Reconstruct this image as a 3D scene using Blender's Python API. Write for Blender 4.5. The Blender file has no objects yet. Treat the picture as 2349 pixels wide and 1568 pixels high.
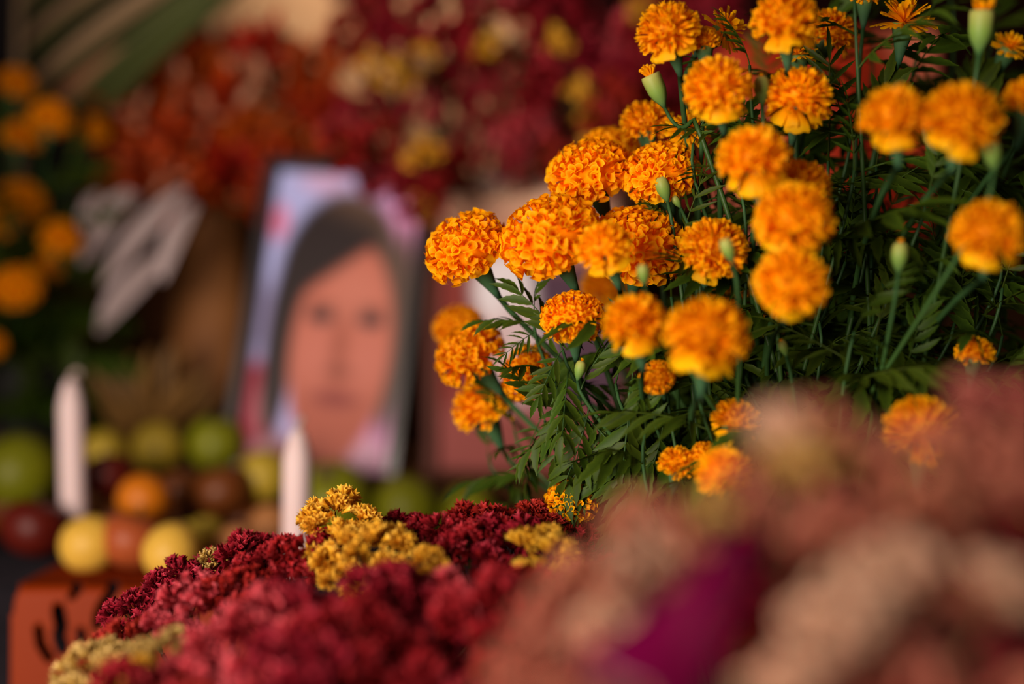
import bpy, math, random
import numpy as np
from mathutils import Vector, Matrix, Quaternion

SC = bpy.context.scene
COL = SC.collection
# ------------------------------------------------------------------ camera, world, lights, exposure
F = 2349 * 50.0 / 36.0          # focal length in pixels of the 2349 x 1568 frame
CAMZ = 1.0
cam = bpy.data.cameras.new('camera')
cam.lens = 50.0; cam.sensor_width = 36.0
cam.clip_start = 0.02
cam.dof.use_dof = True
cam.dof.focus_distance = 0.905
cam.dof.aperture_fstop = 1.3
camo = bpy.data.objects.new('camera', cam); COL.objects.link(camo)
camo.location = (0, 0, CAMZ); camo.rotation_euler = (math.radians(90), 0, 0)
SC.camera = camo

world = bpy.data.worlds.new('room_air'); SC.world = world
world.use_nodes = True
bg = world.node_tree.nodes['Background']
bg.inputs[0].default_value = (1.0, 0.80, 0.64, 1); bg.inputs[1].default_value = 0.07

def area(name, loc, target, sx, sy, power, col, spread=180):
    l = bpy.data.lights.new(name, 'AREA'); l.shape = 'RECTANGLE'; l.size = sx; l.size_y = sy
    l.energy = power; l.color = col; l.spread = math.radians(spread)
    o = bpy.data.objects.new(name, l); COL.objects.link(o)
    o.location = loc
    o.rotation_euler = (Vector(target) - Vector(loc)).to_track_quat('-Z', 'Y').to_euler()
    return o
area('window_daylight', (-0.72, -0.22, 1.05), (0.14, 0.95, 0.98), 0.7, 0.8, 33, (1.0, 0.85, 0.72))
area('back_wall_fill', (-0.45, 1.95, 2.35), (-0.25, 2.42, 1.3), 0.4, 0.4, 4.2, (1.0, 0.80, 0.58), 95)  # added fill lamp, aimed to brighten the back wall

SC.view_settings.view_transform = 'Standard'
SC.view_settings.look = 'None'
SC.view_settings.exposure = 0.08
SC.view_settings.gamma = 1.0
SC.view_settings.use_curve_mapping = False

# ------------------------------------------------------------------ helpers
def P(px, py, d):
    """point that stands at distance d along the view axis"""
    return Vector(((px - 1174.5) / F * d, d, CAMZ - (py - 784) / F * d))

def srgb(r, g, b):
    f = lambda c: (c / 255 / 12.92) if c <= 10 else ((c / 255 + 0.055) / 1.055) ** 2.4
    return (f(r), f(g), f(b))

def nodes_of(name):
    m = bpy.data.materials.new(name); m.use_nodes = True
    nt = m.node_tree; nt.nodes.clear()
    out = nt.nodes.new('ShaderNodeOutputMaterial')
    return m, nt, out

def ramp(nt, stops):
    r = nt.nodes.new('ShaderNodeValToRGB'); e = r.color_ramp.elements
    while len(e) < len(stops): e.new(0.5)
    for i, (p, c) in enumerate(stops):
        e[i].position = p; e[i].color = (*c, 1)
    return r

def leafy(name, stops, transl=0.3, attr='tip', rough=0.5, gloss=0.06, noise=0.25, nscale=60, hue=0.0):
    """thin vegetable tissue: diffuse + light shining through, colour runs along the attribute"""
    m, nt, out = nodes_of(name); L = nt.links.new
    a = nt.nodes.new('ShaderNodeAttribute'); a.attribute_name = attr
    oi = nt.nodes.new('ShaderNodeObjectInfo')
    tc = nt.nodes.new('ShaderNodeTexCoord')
    nz = nt.nodes.new('ShaderNodeTexNoise'); nz.inputs['Scale'].default_value = nscale
    L(tc.outputs['Object'], nz.inputs['Vector'])
    mm = nt.nodes.new('ShaderNodeMath'); mm.operation = 'MULTIPLY_ADD'
    L(nz.outputs[0], mm.inputs[0]); mm.inputs[1].default_value = noise; L(a.outputs['Fac'], mm.inputs[2])
    m2 = nt.nodes.new('ShaderNodeMath'); m2.operation = 'SUBTRACT'; L(mm.outputs[0], m2.inputs[0]); m2.inputs[1].default_value = noise * 0.5
    r = ramp(nt, stops); L(m2.outputs[0], r.inputs[0])
    hs = nt.nodes.new('ShaderNodeHueSaturation')
    mr = nt.nodes.new('ShaderNodeMapRange'); L(oi.outputs['Random'], mr.inputs[0])
    mr.inputs[3].default_value = 0.5 - hue; mr.inputs[4].default_value = 0.5 + hue
    L(mr.outputs[0], hs.inputs['Hue'])
    mv = nt.nodes.new('ShaderNodeMapRange'); L(oi.outputs['Random'], mv.inputs[0])
    mv.inputs[3].default_value = 0.86; mv.inputs[4].default_value = 1.08
    L(mv.outputs[0], hs.inputs['Value']); L(r.outputs[0], hs.inputs['Color'])
    d = nt.nodes.new('ShaderNodeBsdfDiffuse'); t = nt.nodes.new('ShaderNodeBsdfTranslucent')
    g = nt.nodes.new('ShaderNodeBsdfGlossy'); g.inputs['Roughness'].default_value = rough
    L(hs.outputs[0], d.inputs[0]); L(hs.outputs[0], t.inputs[0])
    x = nt.nodes.new('ShaderNodeMixShader'); x.inputs[0].default_value = transl
    L(d.outputs[0], x.inputs[1]); L(t.outputs[0], x.inputs[2])
    y = nt.nodes.new('ShaderNodeMixShader'); y.inputs[0].default_value = gloss * 0.4
    L(x.outputs[0], y.inputs[1]); L(g.outputs[0], y.inputs[2]); L(y.outputs[0], out.inputs[0])
    return m

def solid(name, c1, c2=None, rough=0.6, scale=8, spec=0.3, bump=0.0, stretch=(1, 1, 1), sss=0.0, coat=0.0):
    m, nt, out = nodes_of(name); L = nt.links.new
    p = nt.nodes.new('ShaderNodeBsdfPrincipled'); L(p.outputs[0], out.inputs[0])
    p.inputs['Roughness'].default_value = rough; p.inputs['Specular IOR Level'].default_value = spec
    p.inputs['Coat Weight'].default_value = coat
    if sss:
        p.inputs['Subsurface Weight'].default_value = sss
        p.inputs['Subsurface Radius'].default_value = (0.02, 0.01, 0.006); p.inputs['Subsurface Scale'].default_value = 0.4
    tc = nt.nodes.new('ShaderNodeTexCoord'); mp = nt.nodes.new('ShaderNodeMapping'); mp.inputs['Scale'].default_value = stretch
    L(tc.outputs['Object'], mp.inputs[0])
    nz = nt.nodes.new('ShaderNodeTexNoise'); nz.inputs['Scale'].default_value = scale; nz.inputs['Detail'].default_value = 4
    L(mp.outputs[0], nz.inputs['Vector'])
    r = ramp(nt, [(0.32, c1), (0.68, c2 or c1)]); L(nz.outputs[0], r.inputs[0]); L(r.outputs[0], p.inputs['Base Color'])
    if bump:
        b = nt.nodes.new('ShaderNodeBump'); b.inputs['Strength'].default_value = bump; b.inputs['Distance'].default_value = 0.004
        L(nz.outputs[0], b.inputs['Height']); L(b.outputs[0], p.inputs['Normal'])
    return m

def printed(name):
    m, nt, out = nodes_of(name); L = nt.links.new
    a = nt.nodes.new('ShaderNodeAttribute'); a.attribute_name = 'print'
    p = nt.nodes.new('ShaderNodeBsdfPrincipled'); p.inputs['Roughness'].default_value = 0.5
    p.inputs['Specular IOR Level'].default_value = 0.25
    L(a.outputs['Color'], p.inputs['Base Color']); L(p.outputs[0], out.inputs[0])
    return m

class MB:
    """collects vertices, faces and the 'tip' attribute of one mesh"""
    def __init__(s): s.v = []; s.f = []; s.t = []; s.n = 0
    def add(s, v, f, t, M=None, tadd=0.0):
        v = np.asarray(v, float)
        if M is not None:
            A = np.array(M); v = v @ A[:3, :3].T + A[:3, 3]
        s.v.append(v); s.t.append(np.asarray(t, float) + tadd)
        n = s.n; s.f.extend([tuple(i + n for i in q) for q in f]); s.n += len(v)
    def mesh(s, name, mat, smooth=True):
        me = bpy.data.meshes.new(name)
        me.from_pydata(np.concatenate(s.v), [], s.f)
        at = me.attributes.new('tip', 'FLOAT', 'POINT')
        at.data.foreach_set('value', np.concatenate(s.t).astype(np.float32))
        if smooth: me.polygons.foreach_set('use_smooth', np.ones(len(me.polygons), bool))
        me.materials.append(mat); me.update()
        return me

WM = {}                                  # world matrix of every object built
def put(name, mesh, W=None, parent=None, kind=None, label=None):
    o = bpy.data.objects.new(name, mesh); COL.objects.link(o)
    W = Matrix.Identity(4) if W is None else W
    WM[o] = W
    if parent is not None:
        o.parent = parent; o.matrix_local = WM[parent].inverted() @ W
    else: o.matrix_local = W
    if kind: o['kind'] = kind
    if label: o['label'] = label
    return o
def thing(name, loc, label, cat, group=None):
    o = put(name, None, Matrix.Translation(loc)); o.empty_display_size = 0.02
    return tag(o, label, cat, group)
def tag(o, label, cat, group=None):
    o['label'] = label; o['category'] = cat
    if group: o['group'] = group
    return o

def frame(axis, loc=(0, 0, 0), roll=0.0, s=1.0):
    """matrix whose Z runs along axis"""
    z = Vector(axis).normalized()
    q = Vector((0, 0, 1)).rotation_difference(z)
    if isinstance(s, (int, float)): s = (s, s, s)
    return Matrix.Translation(loc) @ q.to_matrix().to_4x4() @ Matrix.Rotation(roll, 4, 'Z') @ Matrix.Diagonal((*s, 1))

def basis(y, n, loc, s=1.0):
    """matrix whose Y runs along y and whose Z is as near n as can be"""
    y = Vector(y).normalized(); n = Vector(n); n = (n - y * n.dot(y))
    if n.length < 1e-5: n = y.orthogonal()
    n.normalize(); x = y.cross(n)
    M = Matrix((x, y, n)).transposed().to_4x4()
    return Matrix.Translation(loc) @ M @ Matrix.Diagonal((s, s, s, 1))

def tube(mb, pts, radii, k=7, t0=0.0, t1=1.0, M=None, cap=True):
    pts = [Vector(p) for p in pts]; n = len(pts); V = []; Fc = []; T = []
    up = Vector((0.31, 0.17, 0.93))
    for i, p in enumerate(pts):
        d = (pts[min(i + 1, n - 1)] - pts[max(i - 1, 0)]).normalized()
        a = d.cross(up)
        if a.length < 0.05: a = d.cross(Vector((1, 0, 0)))
        a.normalize(); b = d.cross(a)
        for j in range(k):
            w = 2 * math.pi * j / k
            V.append(p + (a * math.cos(w) + b * math.sin(w)) * radii[i]); T.append(t0 + (t1 - t0) * i / (n - 1))
    for i in range(n - 1):
        for j in range(k):
            Fc.append((i * k + j, i * k + (j + 1) % k, (i + 1) * k + (j + 1) % k, (i + 1) * k + j))
    if cap:
        Fc.append(tuple(range(k))); Fc.append(tuple((n - 1) * k + j for j in reversed(range(k))))
    mb.add([tuple(v) for v in V], Fc, T, M)

def bez(a, b, c, d, n=12):
    o = []
    for i in range(n + 1):
        t = i / n; s = 1 - t
        o.append(a * s ** 3 + b * 3 * s * s * t + c * 3 * s * t * t + d * t ** 3)
    return o

def lathe(mb, prof, k=20, M=None, t0=0.0, t1=1.0, rib=0.0, nr=0):
    V = []; Fc = []; T = []; n = len(prof)
    for i, (r, z) in enumerate(prof):
        for j in range(k):
            w = 2 * math.pi * j / k; rr = r * (1 + rib * math.cos(nr * w)) if nr else r
            V.append((rr * math.cos(w), rr * math.sin(w), z)); T.append(t0 + (t1 - t0) * i / (n - 1))
    for i in range(n - 1):
        for j in range(k):
            Fc.append((i * k + j, i * k + (j + 1) % k, (i + 1) * k + (j + 1) % k, (i + 1) * k + j))
    Fc.append(tuple(reversed(range(k)))); Fc.append(tuple((n - 1) * k + j for j in range(k)))
    mb.add(V, Fc, T, M)

def box(mb, x0, x1, y0, y1, z0, z1, M=None):
    V = [(x, y, z) for z in (z0, z1) for y in (y0, y1) for x in (x0, x1)]
    mb.add(V, [(0, 2, 3, 1), (4, 5, 7, 6), (0, 1, 5, 4), (2, 6, 7, 3), (0, 4, 6, 2), (1, 3, 7, 5)], [0.5] * 8, M)

def grid_faces(nu, nv):
    return [(i * (nv + 1) + j, i * (nv + 1) + j + 1, (i + 1) * (nv + 1) + j + 1, (i + 1) * (nv + 1) + j) for i in range(nu) for j in range(nv)]

# ------------------------------------------------------------------ materials
M_PETAL = leafy('marigold_petal', [(0.0, (0.95, 0.20, 0.001)), (0.40, (1.0, 0.34, 0.001)), (0.8, (1.0, 0.42, 0.002)), (1.0, (1.0, 0.53, 0.004))], 0.38, hue=0.005, gloss=0.010)
M_RECEPT = solid('marigold_core', (0.95, 0.28, 0.001), (1.0, 0.34, 0.002), rough=0.9, spec=0.05)
M_STEM = leafy('green_stem', [(0.0, (0.020, 0.045, 0.007)), (0.6, (0.032, 0.080, 0.014)), (1.0, (0.035, 0.095, 0.030))], 0.08, gloss=0.05, rough=0.45, nscale=120)
M_CALYX = leafy('green_calyx', [(0.0, (0.035, 0.10, 0.05)), (0.7, (0.06, 0.14, 0.05)), (1.0, (0.16, 0.22, 0.04))], 0.08, gloss=0.05, rough=0.45, nscale=120)
M_BUD = leafy('bud_green', [(0.0, (0.04, 0.12, 0.04)), (0.5, (0.18, 0.30, 0.05)), (1.0, (0.42, 0.40, 0.10))], 0.1, gloss=0.05)
M_LEAF = leafy('marigold_leaf', [(0.0, (0.026, 0.050, 0.004)), (0.6, (0.044, 0.080, 0.005)), (1.0, (0.085, 0.125, 0.008))], 0.22, gloss=0.03, rough=0.5, nscale=40, noise=0.5, hue=0.015)
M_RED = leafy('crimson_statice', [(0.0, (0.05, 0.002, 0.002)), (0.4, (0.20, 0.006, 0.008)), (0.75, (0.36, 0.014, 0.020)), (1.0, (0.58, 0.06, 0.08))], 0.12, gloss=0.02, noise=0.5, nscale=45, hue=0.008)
M_YEL = leafy('yellow_statice', [(0.0, (0.40, 0.13, 0.008)), (0.5, (0.80, 0.40, 0.02)), (1.0, (0.95, 0.60, 0.09))], 0.25, gloss=0.02, noise=0.4, nscale=45)
M_CREAM = leafy('cream_statice', [(0.0, (0.22, 0.09, 0.02)), (0.5, (0.50, 0.30, 0.06)), (1.0, (0.78, 0.56, 0.22))], 0.25, gloss=0.02, noise=0.4, nscale=45)
M_ROSE = leafy('rose_statice', [(0.0, (0.09, 0.005, 0.006)), (0.45, (0.40, 0.020, 0.030)), (1.0, (0.74, 0.13, 0.16))], 0.12, gloss=0.02, noise=0.5, nscale=45)
M_PINK = leafy('pink_statice', [(0.0, (0.10, 0.014, 0.008)), (0.45, (0.33, 0.070, 0.046)), (1.0, (0.66, 0.25, 0.18))], 0.12, gloss=0.02, noise=0.5, nscale=45, hue=0.01)
M_BLUSH = leafy('blush_statice', [(0.0, (0.30, 0.11, 0.07)), (0.45, (0.72, 0.40, 0.26)), (1.0, (0.95, 0.68, 0.50))], 0.25, gloss=0.02, noise=0.5, nscale=45)
M_TWIG = leafy('dry_twig', [(0.0, (0.06, 0.03, 0.012)), (1.0, (0.16, 0.09, 0.03))], 0.05)
M_RUST = leafy('rust_bract', [(0.0, (0.11, 0.008, 0.002)), (0.5, (0.36, 0.032, 0.004)), (1.0, (0.58, 0.075, 0.010))], 0.2, gloss=0.02, noise=0.6, nscale=30, hue=0.012)
M_HUSK = leafy('pale_husk', [(0.0, (0.34, 0.24, 0.22)), (1.0, (0.62, 0.50, 0.52))], 0.25, gloss=0.04, noise=0.4, nscale=30)
M_TAN = leafy('tan_petal', [(0.0, (0.34, 0.11, 0.055)), (1.0, (0.62, 0.30, 0.18))], 0.25, gloss=0.03)
M_DRY = leafy('dry_brown_leaf', [(0.0, (0.08, 0.035, 0.008)), (1.0, (0.30, 0.15, 0.04))], 0.2, gloss=0.03)
M_PALM = leafy('palm_green', [(0.0, (0.05, 0.055, 0.015)), (1.0, (0.10, 0.12, 0.035))], 0.15, gloss=0.07, rough=0.4)
M_PALMDRY = leafy('palm_dry', [(0.0, (0.17, 0.11, 0.06)), (1.0, (0.34, 0.22, 0.12))], 0.15, gloss=0.05, rough=0.4)
M_BLACK = solid('black_cloth', (0.006, 0.005, 0.007), (0.012, 0.009, 0.012), rough=0.95, scale=30, spec=0.1)
M_MAROON = solid('maroon_cloth', (0.012, 0.002, 0.002), (0.022, 0.003, 0.003), rough=0.95, scale=6, spec=0.1)
M_BROWNCL = solid('brown_cloth', (0.045, 0.016, 0.006), (0.085, 0.030, 0.010), rough=0.95, scale=7, spec=0.1)
M_WALL = solid('plaster_wall', (0.62, 0.36, 0.20), (0.72, 0.44, 0.26), rough=0.95, scale=5, bump=0.3, spec=0.1)
M_FLOOR = solid('clay_floor', (0.10, 0.045, 0.028), (0.17, 0.08, 0.045), rough=0.8, scale=9)
M_FRAME = solid('black_frame', (0.012, 0.008, 0.008), (0.020, 0.013, 0.012), rough=0.35, scale=20, coat=0.15)
M_GREYFR = solid('grey_frame', (0.25, 0.20, 0.21), (0.34, 0.28, 0.28), rough=0.5, scale=20)
M_REDWOOD = solid('red_wood', (0.10, 0.028, 0.020), (0.16, 0.045, 0.032), rough=0.5, scale=20, stretch=(1, .2, 1))
M_BACKING = solid('backing_card', (0.16, 0.09, 0.05), (0.2, 0.12, 0.07), rough=0.9)
M_PRINT = printed('photo_print')
M_WAX = solid('pale_wax', (0.70, 0.52, 0.52), (0.74, 0.57, 0.57), rough=0.45, scale=6, sss=0.25)
M_WICK = solid('wick', (0.45, 0.34, 0.30), (0.35, 0.25, 0.22), rough=0.9, scale=90)
M_PAPER = leafy('orange_tissue', [(0.0, (0.26, 0.026, 0.002)), (1.0, (0.34, 0.040, 0.003))], 0.25, gloss=0.02, noise=0.6, nscale=12)
M_REDPAPER = leafy('red_tissue', [(0.0, (0.50, 0.030, 0.010)), (0.5, (0.62, 0.06, 0.02)), (1.0, (0.75, 0.20, 0.12))], 0.25, gloss=0.02, noise=0.9, nscale=9)
M_MAGENTA = leafy('magenta_wrap', [(0.0, (0.10, 0.0, 0.024)), (1.0, (0.14, 0.0, 0.04))], 0.3, gloss=0.06, rough=0.3, nscale=12)
M_CLAY = solid('clay_jar', (0.20, 0.072, 0.018), (0.30, 0.115, 0.03), rough=0.7, scale=10, bump=0.2)
M_BUCKET = solid('dark_bucket', (0.02, 0.02, 0.018), (0.03, 0.028, 0.024), rough=0.5)
M_DRYSTEM = solid('fruit_stem', (0.07, 0.04, 0.018), (0.10, 0.06, 0.03), rough=0.9, scale=60)

# ------------------------------------------------------------------ the setting
TAB = 0.80           # top of the altar table
STEP = 0.862         # top of the raised step on it
LOW = 0.45           # top of the lower tier in front

def struct(name, mb, mat, smooth=False):
    o = put(name, mb.mesh(name, mat, smooth)); o['kind'] = 'structure'; return o
mb = MB(); box(mb, -3.2, 3.2, 2.45, 2.55, 0, 2.9); struct('wall_back', mb, M_WALL)
mb = MB(); box(mb, -3.2, 3.2, -1.5, 2.55, -0.06, 0); struct('floor', mb, M_FLOOR)

def cloth_block(name, x0, x1, y0, y1, z0, z1, mat, label, seed, wav=0.012):
    """a tier of the altar under a cloth whose sides hang in soft folds"""
    rng = random.Random(seed); mb = MB()
    per = []
    n = 60
    def side(a, b):
        for i in range(n): per.append(Vector(a).lerp(Vector(b), i / n))
    side((x0, y0), (x1, y0)); side((x1, y0), (x1, y1)); side((x1, y1), (x0, y1)); side((x0, y1), (x0, y0))
    cx, cy = (x0 + x1) / 2, (y0 + y1) / 2; V = []; T = []; Fc = []
    m = len(per); rows = [(1, 0), (1, -0.004), (0.75, None), (0.5, None), (0.25, None), (0, None)]
    ph = [rng.uniform(0, 6.28) for _ in range(3)]
    for (h, off) in rows:
        for i, p in enumerate(per):
            w = (1 - h) * wav * (math.sin(i * 0.55 + ph[0]) + 0.6 * math.sin(i * 0.91 + ph[1]))
            d = Vector((p.x - cx, p.y - cy)); d.normalize()
            q = p + d * (w + (1 - h) * wav)
            V.append((q.x, q.y, z0 + (z1 - z0) * h + (off or 0))); T.append(0.5)
    for r in range(len(rows) - 1):
        for i in range(m):
            j = (i + 1) % m
            Fc.append((r * m + i, (r + 1) * m + i, (r + 1) * m + j, r * m + j))
    Fc.append(tuple(range(m))); Fc.append(tuple(reversed([(len(rows) - 1) * m + i for i in range(m)])))
    mb.add(V, Fc, T)
    return tag(put(name, mb.mesh(name, mat)), label, 'altar tier')
cloth_block('altar_table', -1.15, 1.05, 1.16, 2.05, 0.0, TAB, M_BLACK, 'black cloth-covered altar table carrying the fruit and candles', 1)
cloth_block('altar_step', -1.0, 0.95, 1.475, 2.0, TAB + 0.001, STEP, M_BROWNCL, 'low brown cloth-covered step on which the framed photographs stand', 2, 0.004)
cloth_block('front_tier', -0.75, 0.95, 0.28, 1.075, 0.0, LOW, M_BLACK, 'lower black tier of the altar under the front flowers', 3)

def curtain(name, x0, x1, y, z0, z1, mat, label, seed, folds=9.0, amp=0.03):
    rng = random.Random(seed); nu = 120; nv = 14; V = []; T = []
    ph = rng.uniform(0, 6)
    for i in range(nu + 1):
        for j in range(nv + 1):
            u = i / nu; v = j / nv
            yy = y + amp * (math.sin(u * folds * 6.28 + ph + 0.5 * math.sin(v * 4)) + 0.4 * math.sin(u * folds * 14 + v * 2))
            V.append((x0 + (x1 - x0) * u, yy, z0 + (z1 - z0) * v)); T.append(0.5)
    mb = MB(); mb.add(V, grid_faces(nu, nv), T)
    o = tag(put(name, mb.mesh(name, mat)), label, 'curtain')
    s = o.modifiers.new('thickness', 'SOLIDIFY'); s.thickness = 0.003
    return o
curtain('curtain', -1.5, -0.47, 2.22, 0.02, 2.2, M_BLACK, 'black cloth hanging behind the palm frond', 5)
curtain('shade_drape', -1.25, -0.585, 1.0, 0.02, 1.95, M_BLACK, 'unseen black drape added at the left to shade the background', 7, 5.0, .02)  # added outside the view to keep light off the left background
curtain('curtain', 0.02, 1.5, 2.22, 0.02, 2.2, M_MAROON, 'dark maroon cloth hanging behind the flowers', 6, 12.0)
# a board of the upper tier, behind the photographs
cloth_block('altar_riser', -0.95, 0.9, 1.83, 2.03, STEP + 0.001, 1.17, M_BROWNCL, 'upper brown cloth-covered tier behind the framed photographs', 8, 0.004)

# ------------------------------------------------------------------ marigolds
def petal_funnel(rng, L=1.0, R=0.34, A=2.45, nv=8, ruf=1.0):
    """ruffled floret curled into a trumpet; Z runs outward"""
    zs = [0, 0.62, 0.97, 1.0]; rs = [0.16, 0.42, 0.86, 1.18]
    V = []; T = []; p1, p2, p3 = (rng.uniform(0, 6.28) for _ in range(3))
    k = rng.choice((2, 3, 3, 4)); squash = rng.uniform(0.75, 1.0)
    for i in range(4):
        u = i / 3
        for j in range(nv + 1):
            a = -A + 2 * A * j / nv
            edge = abs(2 * j / nv - 1)
            r = R * rs[i] * (1 + 0.13 * ruf * u * u * math.sin(k * a + p1))
            z = L * (zs[i] + 0.055 * ruf * u * u * math.sin(k * a + p2) - 0.12 * u * edge ** 4)
            V.append((r * math.cos(a), r * math.sin(a) * squash, z)); T.append([0.05, 0.35, 0.75, 1.0][i])
    return V, grid_faces(3, nv), T

def petal_blade(rng, L=1.0, W=0.4, cup=0.35, curl=0.25, nl=5, nw=4, notch=0.12, shape='spoon', ruf=0.04):
    """spoon-shaped ray petal; Z runs outward, X is its outer side"""
    V = []; T = []; ph = rng.uniform(0, 6.28); tw = rng.uniform(-0.25, 0.25)
    for i in range(nl + 1):
        u = i / nl
        if shape == 'spoon': w = W * (0.18 + 0.82 * math.sin(min(1, u * 1.12) * math.pi / 2) ** 1.3) * (1 if u < 0.85 else 0.86)
        else: w = W * max(0.04, math.sin(math.pi * min(0.985, 0.06 + 0.94 * u ** 0.85)) ** 0.8)
        for j in range(nw + 1):
            s = 2 * j / nw - 1
            x = curl * L * u * u - cup * W * (1 - s * s) * (0.4 + 0.6 * (1 - u)) * 0.5 + ruf * u * math.sin(5 * s + ph) * L
            z = L * u - (notch * L * (u > 0.99)) * (0.5 + 0.5 * math.cos(3 * math.pi * s)) * (0.3 + abs(s)) - (0.10 * L * s * s if u > 0.99 else 0)
            y = s * w / 2
            c, sn = math.cos(tw * u), math.sin(tw * u)
            V.append((x * c - y * sn, x * sn + y * c, z)); T.append(0.15 + 0.85 * u)
    return V, grid_faces(nl, nw), T

def sph(th, ph): return Vector((math.sin(th) * math.cos(ph), math.sin(th) * math.sin(ph), math.cos(th)))
GOLD = math.pi * (3 - math.sqrt(5))

def on_dome(i, N, thmax, flat, rng, jit=0.12):
    ct = 1 - (1 - math.cos(thmax)) * (i + 0.5) / N
    th = math.acos(max(-1, min(1, ct))) ; ph = i * GOLD + rng.uniform(-jit, jit)
    p = sph(th, ph); pos = Vector((p.x, p.y, p.z * flat)); nrm = Vector((p.x, p.y, p.z / flat)).normalized()
    return th, ph, pos, nrm

rng = random.Random(11)
FUNNEL = []
for k in range(8):
    mb = MB(); mb.add(*petal_funnel(rng, 0.34, 0.096 + 0.020 * rng.random(), ruf=rng.uniform(.6, 1.5))); FUNNEL.append(mb.mesh('curled_petal', M_PETAL))
GUARD = []
for k in range(5):
    mb = MB(); mb.add(*petal_blade(rng, 0.60, 0.60, 0.3, 0.30, 6, 5, 0.08, ruf=0.035), None, 0.18); GUARD.append(mb.mesh('ray_petal', M_PETAL))

def dome_petals(rng, N=165, thmax=math.radians(116), flat=0.72):
    """placements of the curled florets over a pompon of radius 1"""
    out = []
    for i in range(N):
        th, ph, pos, nrm = on_dome(i, N, thmax, flat, rng)
        s = 0.70 + 0.36 * min(1, th / 1.2) + rng.uniform(-0.07, 0.12)
        ax = (nrm + Vector((rng.gauss(0, .15), rng.gauss(0, .15), rng.gauss(0, .15) - 0.10 * (th > 1.2)))).normalized()
        out.append((rng.randrange(8), frame(ax, pos * 0.70, rng.uniform(0, 6.28), s)))
    return out
def core_mesh(flat=0.72, r=0.74, low=-0.42):
    mb = MB(); prof = []
    for i in range(11):
        z = low + (flat * r - low) * i / 10
        q = z / (flat * r)
        prof.append((r * math.sqrt(max(0.0025, 1 - q * q)) if q > -0.85 else r * 0.35, z))
    lathe(mb, prof, 18); return mb.mesh('flower_core', M_RECEPT)
CORE = core_mesh()
PLACE_A = [dome_petals(random.Random(31 + i)) for i in range(4)]

def joined_pompon(seed):
    r = random.Random(seed); mb = MB()
    fun = [petal_funnel(r, 0.34, 0.096 + 0.020 * r.random()) for _ in range(8)]
    for k, M in dome_petals(r, 150): mb.add(*fun[k], M)
    lathe(mb, [(0.26, -0.36), (0.55, -0.28), (0.70, -0.08), (0.73, 0.12), (0.62, 0.32), (0.38, 0.46), (0.12, 0.52)], 14, None, 0.3, 0.4)
    return mb.mesh('petals', M_PETAL)
def joined_loose(seed, thmax=112, N=230, length=0.46, w=0.20, flat=1.02, base=0.58):
    r = random.Random(seed); mb = MB()
    bl = [petal_blade(r, length, w * r.uniform(0.8, 1.25), 0.6, r.uniform(-0.10, 0.14), 4, 3, 0.12) for _ in range(8)]
    bl = bl[:4] + [petal_funnel(r, length * .92, 0.085 + .03 * r.random(), r.uniform(1.6, 2.3), 5, 2.2) for _ in range(4)]
    lathe(mb, [(0.30, -0.26), (0.50, -0.16), (0.64, 0.06), (0.66, 0.25), (0.56, 0.44), (0.36, 0.58), (0.12, 0.64)], 14, None, 0.55, 0.6)
    for i in range(N):
        th, ph, pos, nrm = on_dome(i, N, math.radians(thmax), flat, r)
        s = 0.80 + 0.26 * min(1, th / 1.4) + r.uniform(-0.12, 0.14)
        ax = (nrm + Vector((r.gauss(0, .28), r.gauss(0, .28), 0.16 + r.gauss(0, .2)))).normalized()
        # X of the petal turned to face away from the flower's middle
        M = frame(ax, pos * base, 0, s)
        x = M.to_3x3() @ Vector((1, 0, 0)); y = M.to_3x3() @ Vector((0, 1, 0))
        down = Vector((0, 0, -1))
        a = math.atan2(down.dot(y), down.dot(x)) + r.gauss(0, .5)
        mb.add(*bl[r.randrange(8)], M @ Matrix.Rotation(a, 4, 'Z'), r.uniform(-.1, .12))
    return mb.mesh('petals', M_PETAL)
def joined_daisy(seed, rows=((16, 92), (15, 68), (12, 45), (10, 22)), L=0.95):
    r = random.Random(seed); mb = MB()
    for n, ang in rows:
        for i in range(n):
            th = math.radians(ang + r.gauss(0, 6)); ph = 6.283 * (i + r.uniform(-.25, .25)) / n + ang
            ax = sph(th, ph); M = frame(ax, (0, 0, 0.0), 0, r.uniform(0.85, 1.1) * (0.75 + 0.25 * math.sin(th)))
            x = M.to_3x3() @ Vector((1, 0, 0)); y = M.to_3x3() @ Vector((0, 1, 0)); d = Vector((0, 0, -1))
            mb.add(*petal_blade(r, L, 0.24, 0.5, 0.12, 5, 3, 0.10), M @ Matrix.Rotation(math.atan2(d.dot(y), d.dot(x)), 4, 'Z'))
    return mb.mesh('petals', M_PETAL)
J_POM = [joined_pompon(70 + i) for i in range(2)]
J_LOOSE = [joined_loose(80), joined_loose(81, 116, 220), joined_loose(82, 108, 170, 0.48, 0.25), joined_loose(83, 118, 200, 0.50, 0.18, 0.95)]
J_DAISY = [joined_daisy(90), joined_daisy(91)]

def calyx_mesh(rt, ln, seed=0):
    mb = MB()
    lathe(mb, [(rt * 1.05, 0.30 * rt), (rt * 1.0, -0.05 * ln), (rt * 0.86, -0.25 * ln), (rt * 0.62, -0.52 * ln), (rt * 0.38, -0.8 * ln), (rt * 0.24, -ln)], 14, None, 1.0, 0.0, 0.04, 7)
    return mb.mesh('calyx', M_CALYX)
CALYX = {'A': calyx_mesh(0.0080, 0.030), 'B': calyx_mesh(0.0070, 0.024), 'C': calyx_mesh(0.0055, 0.018)}

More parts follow.
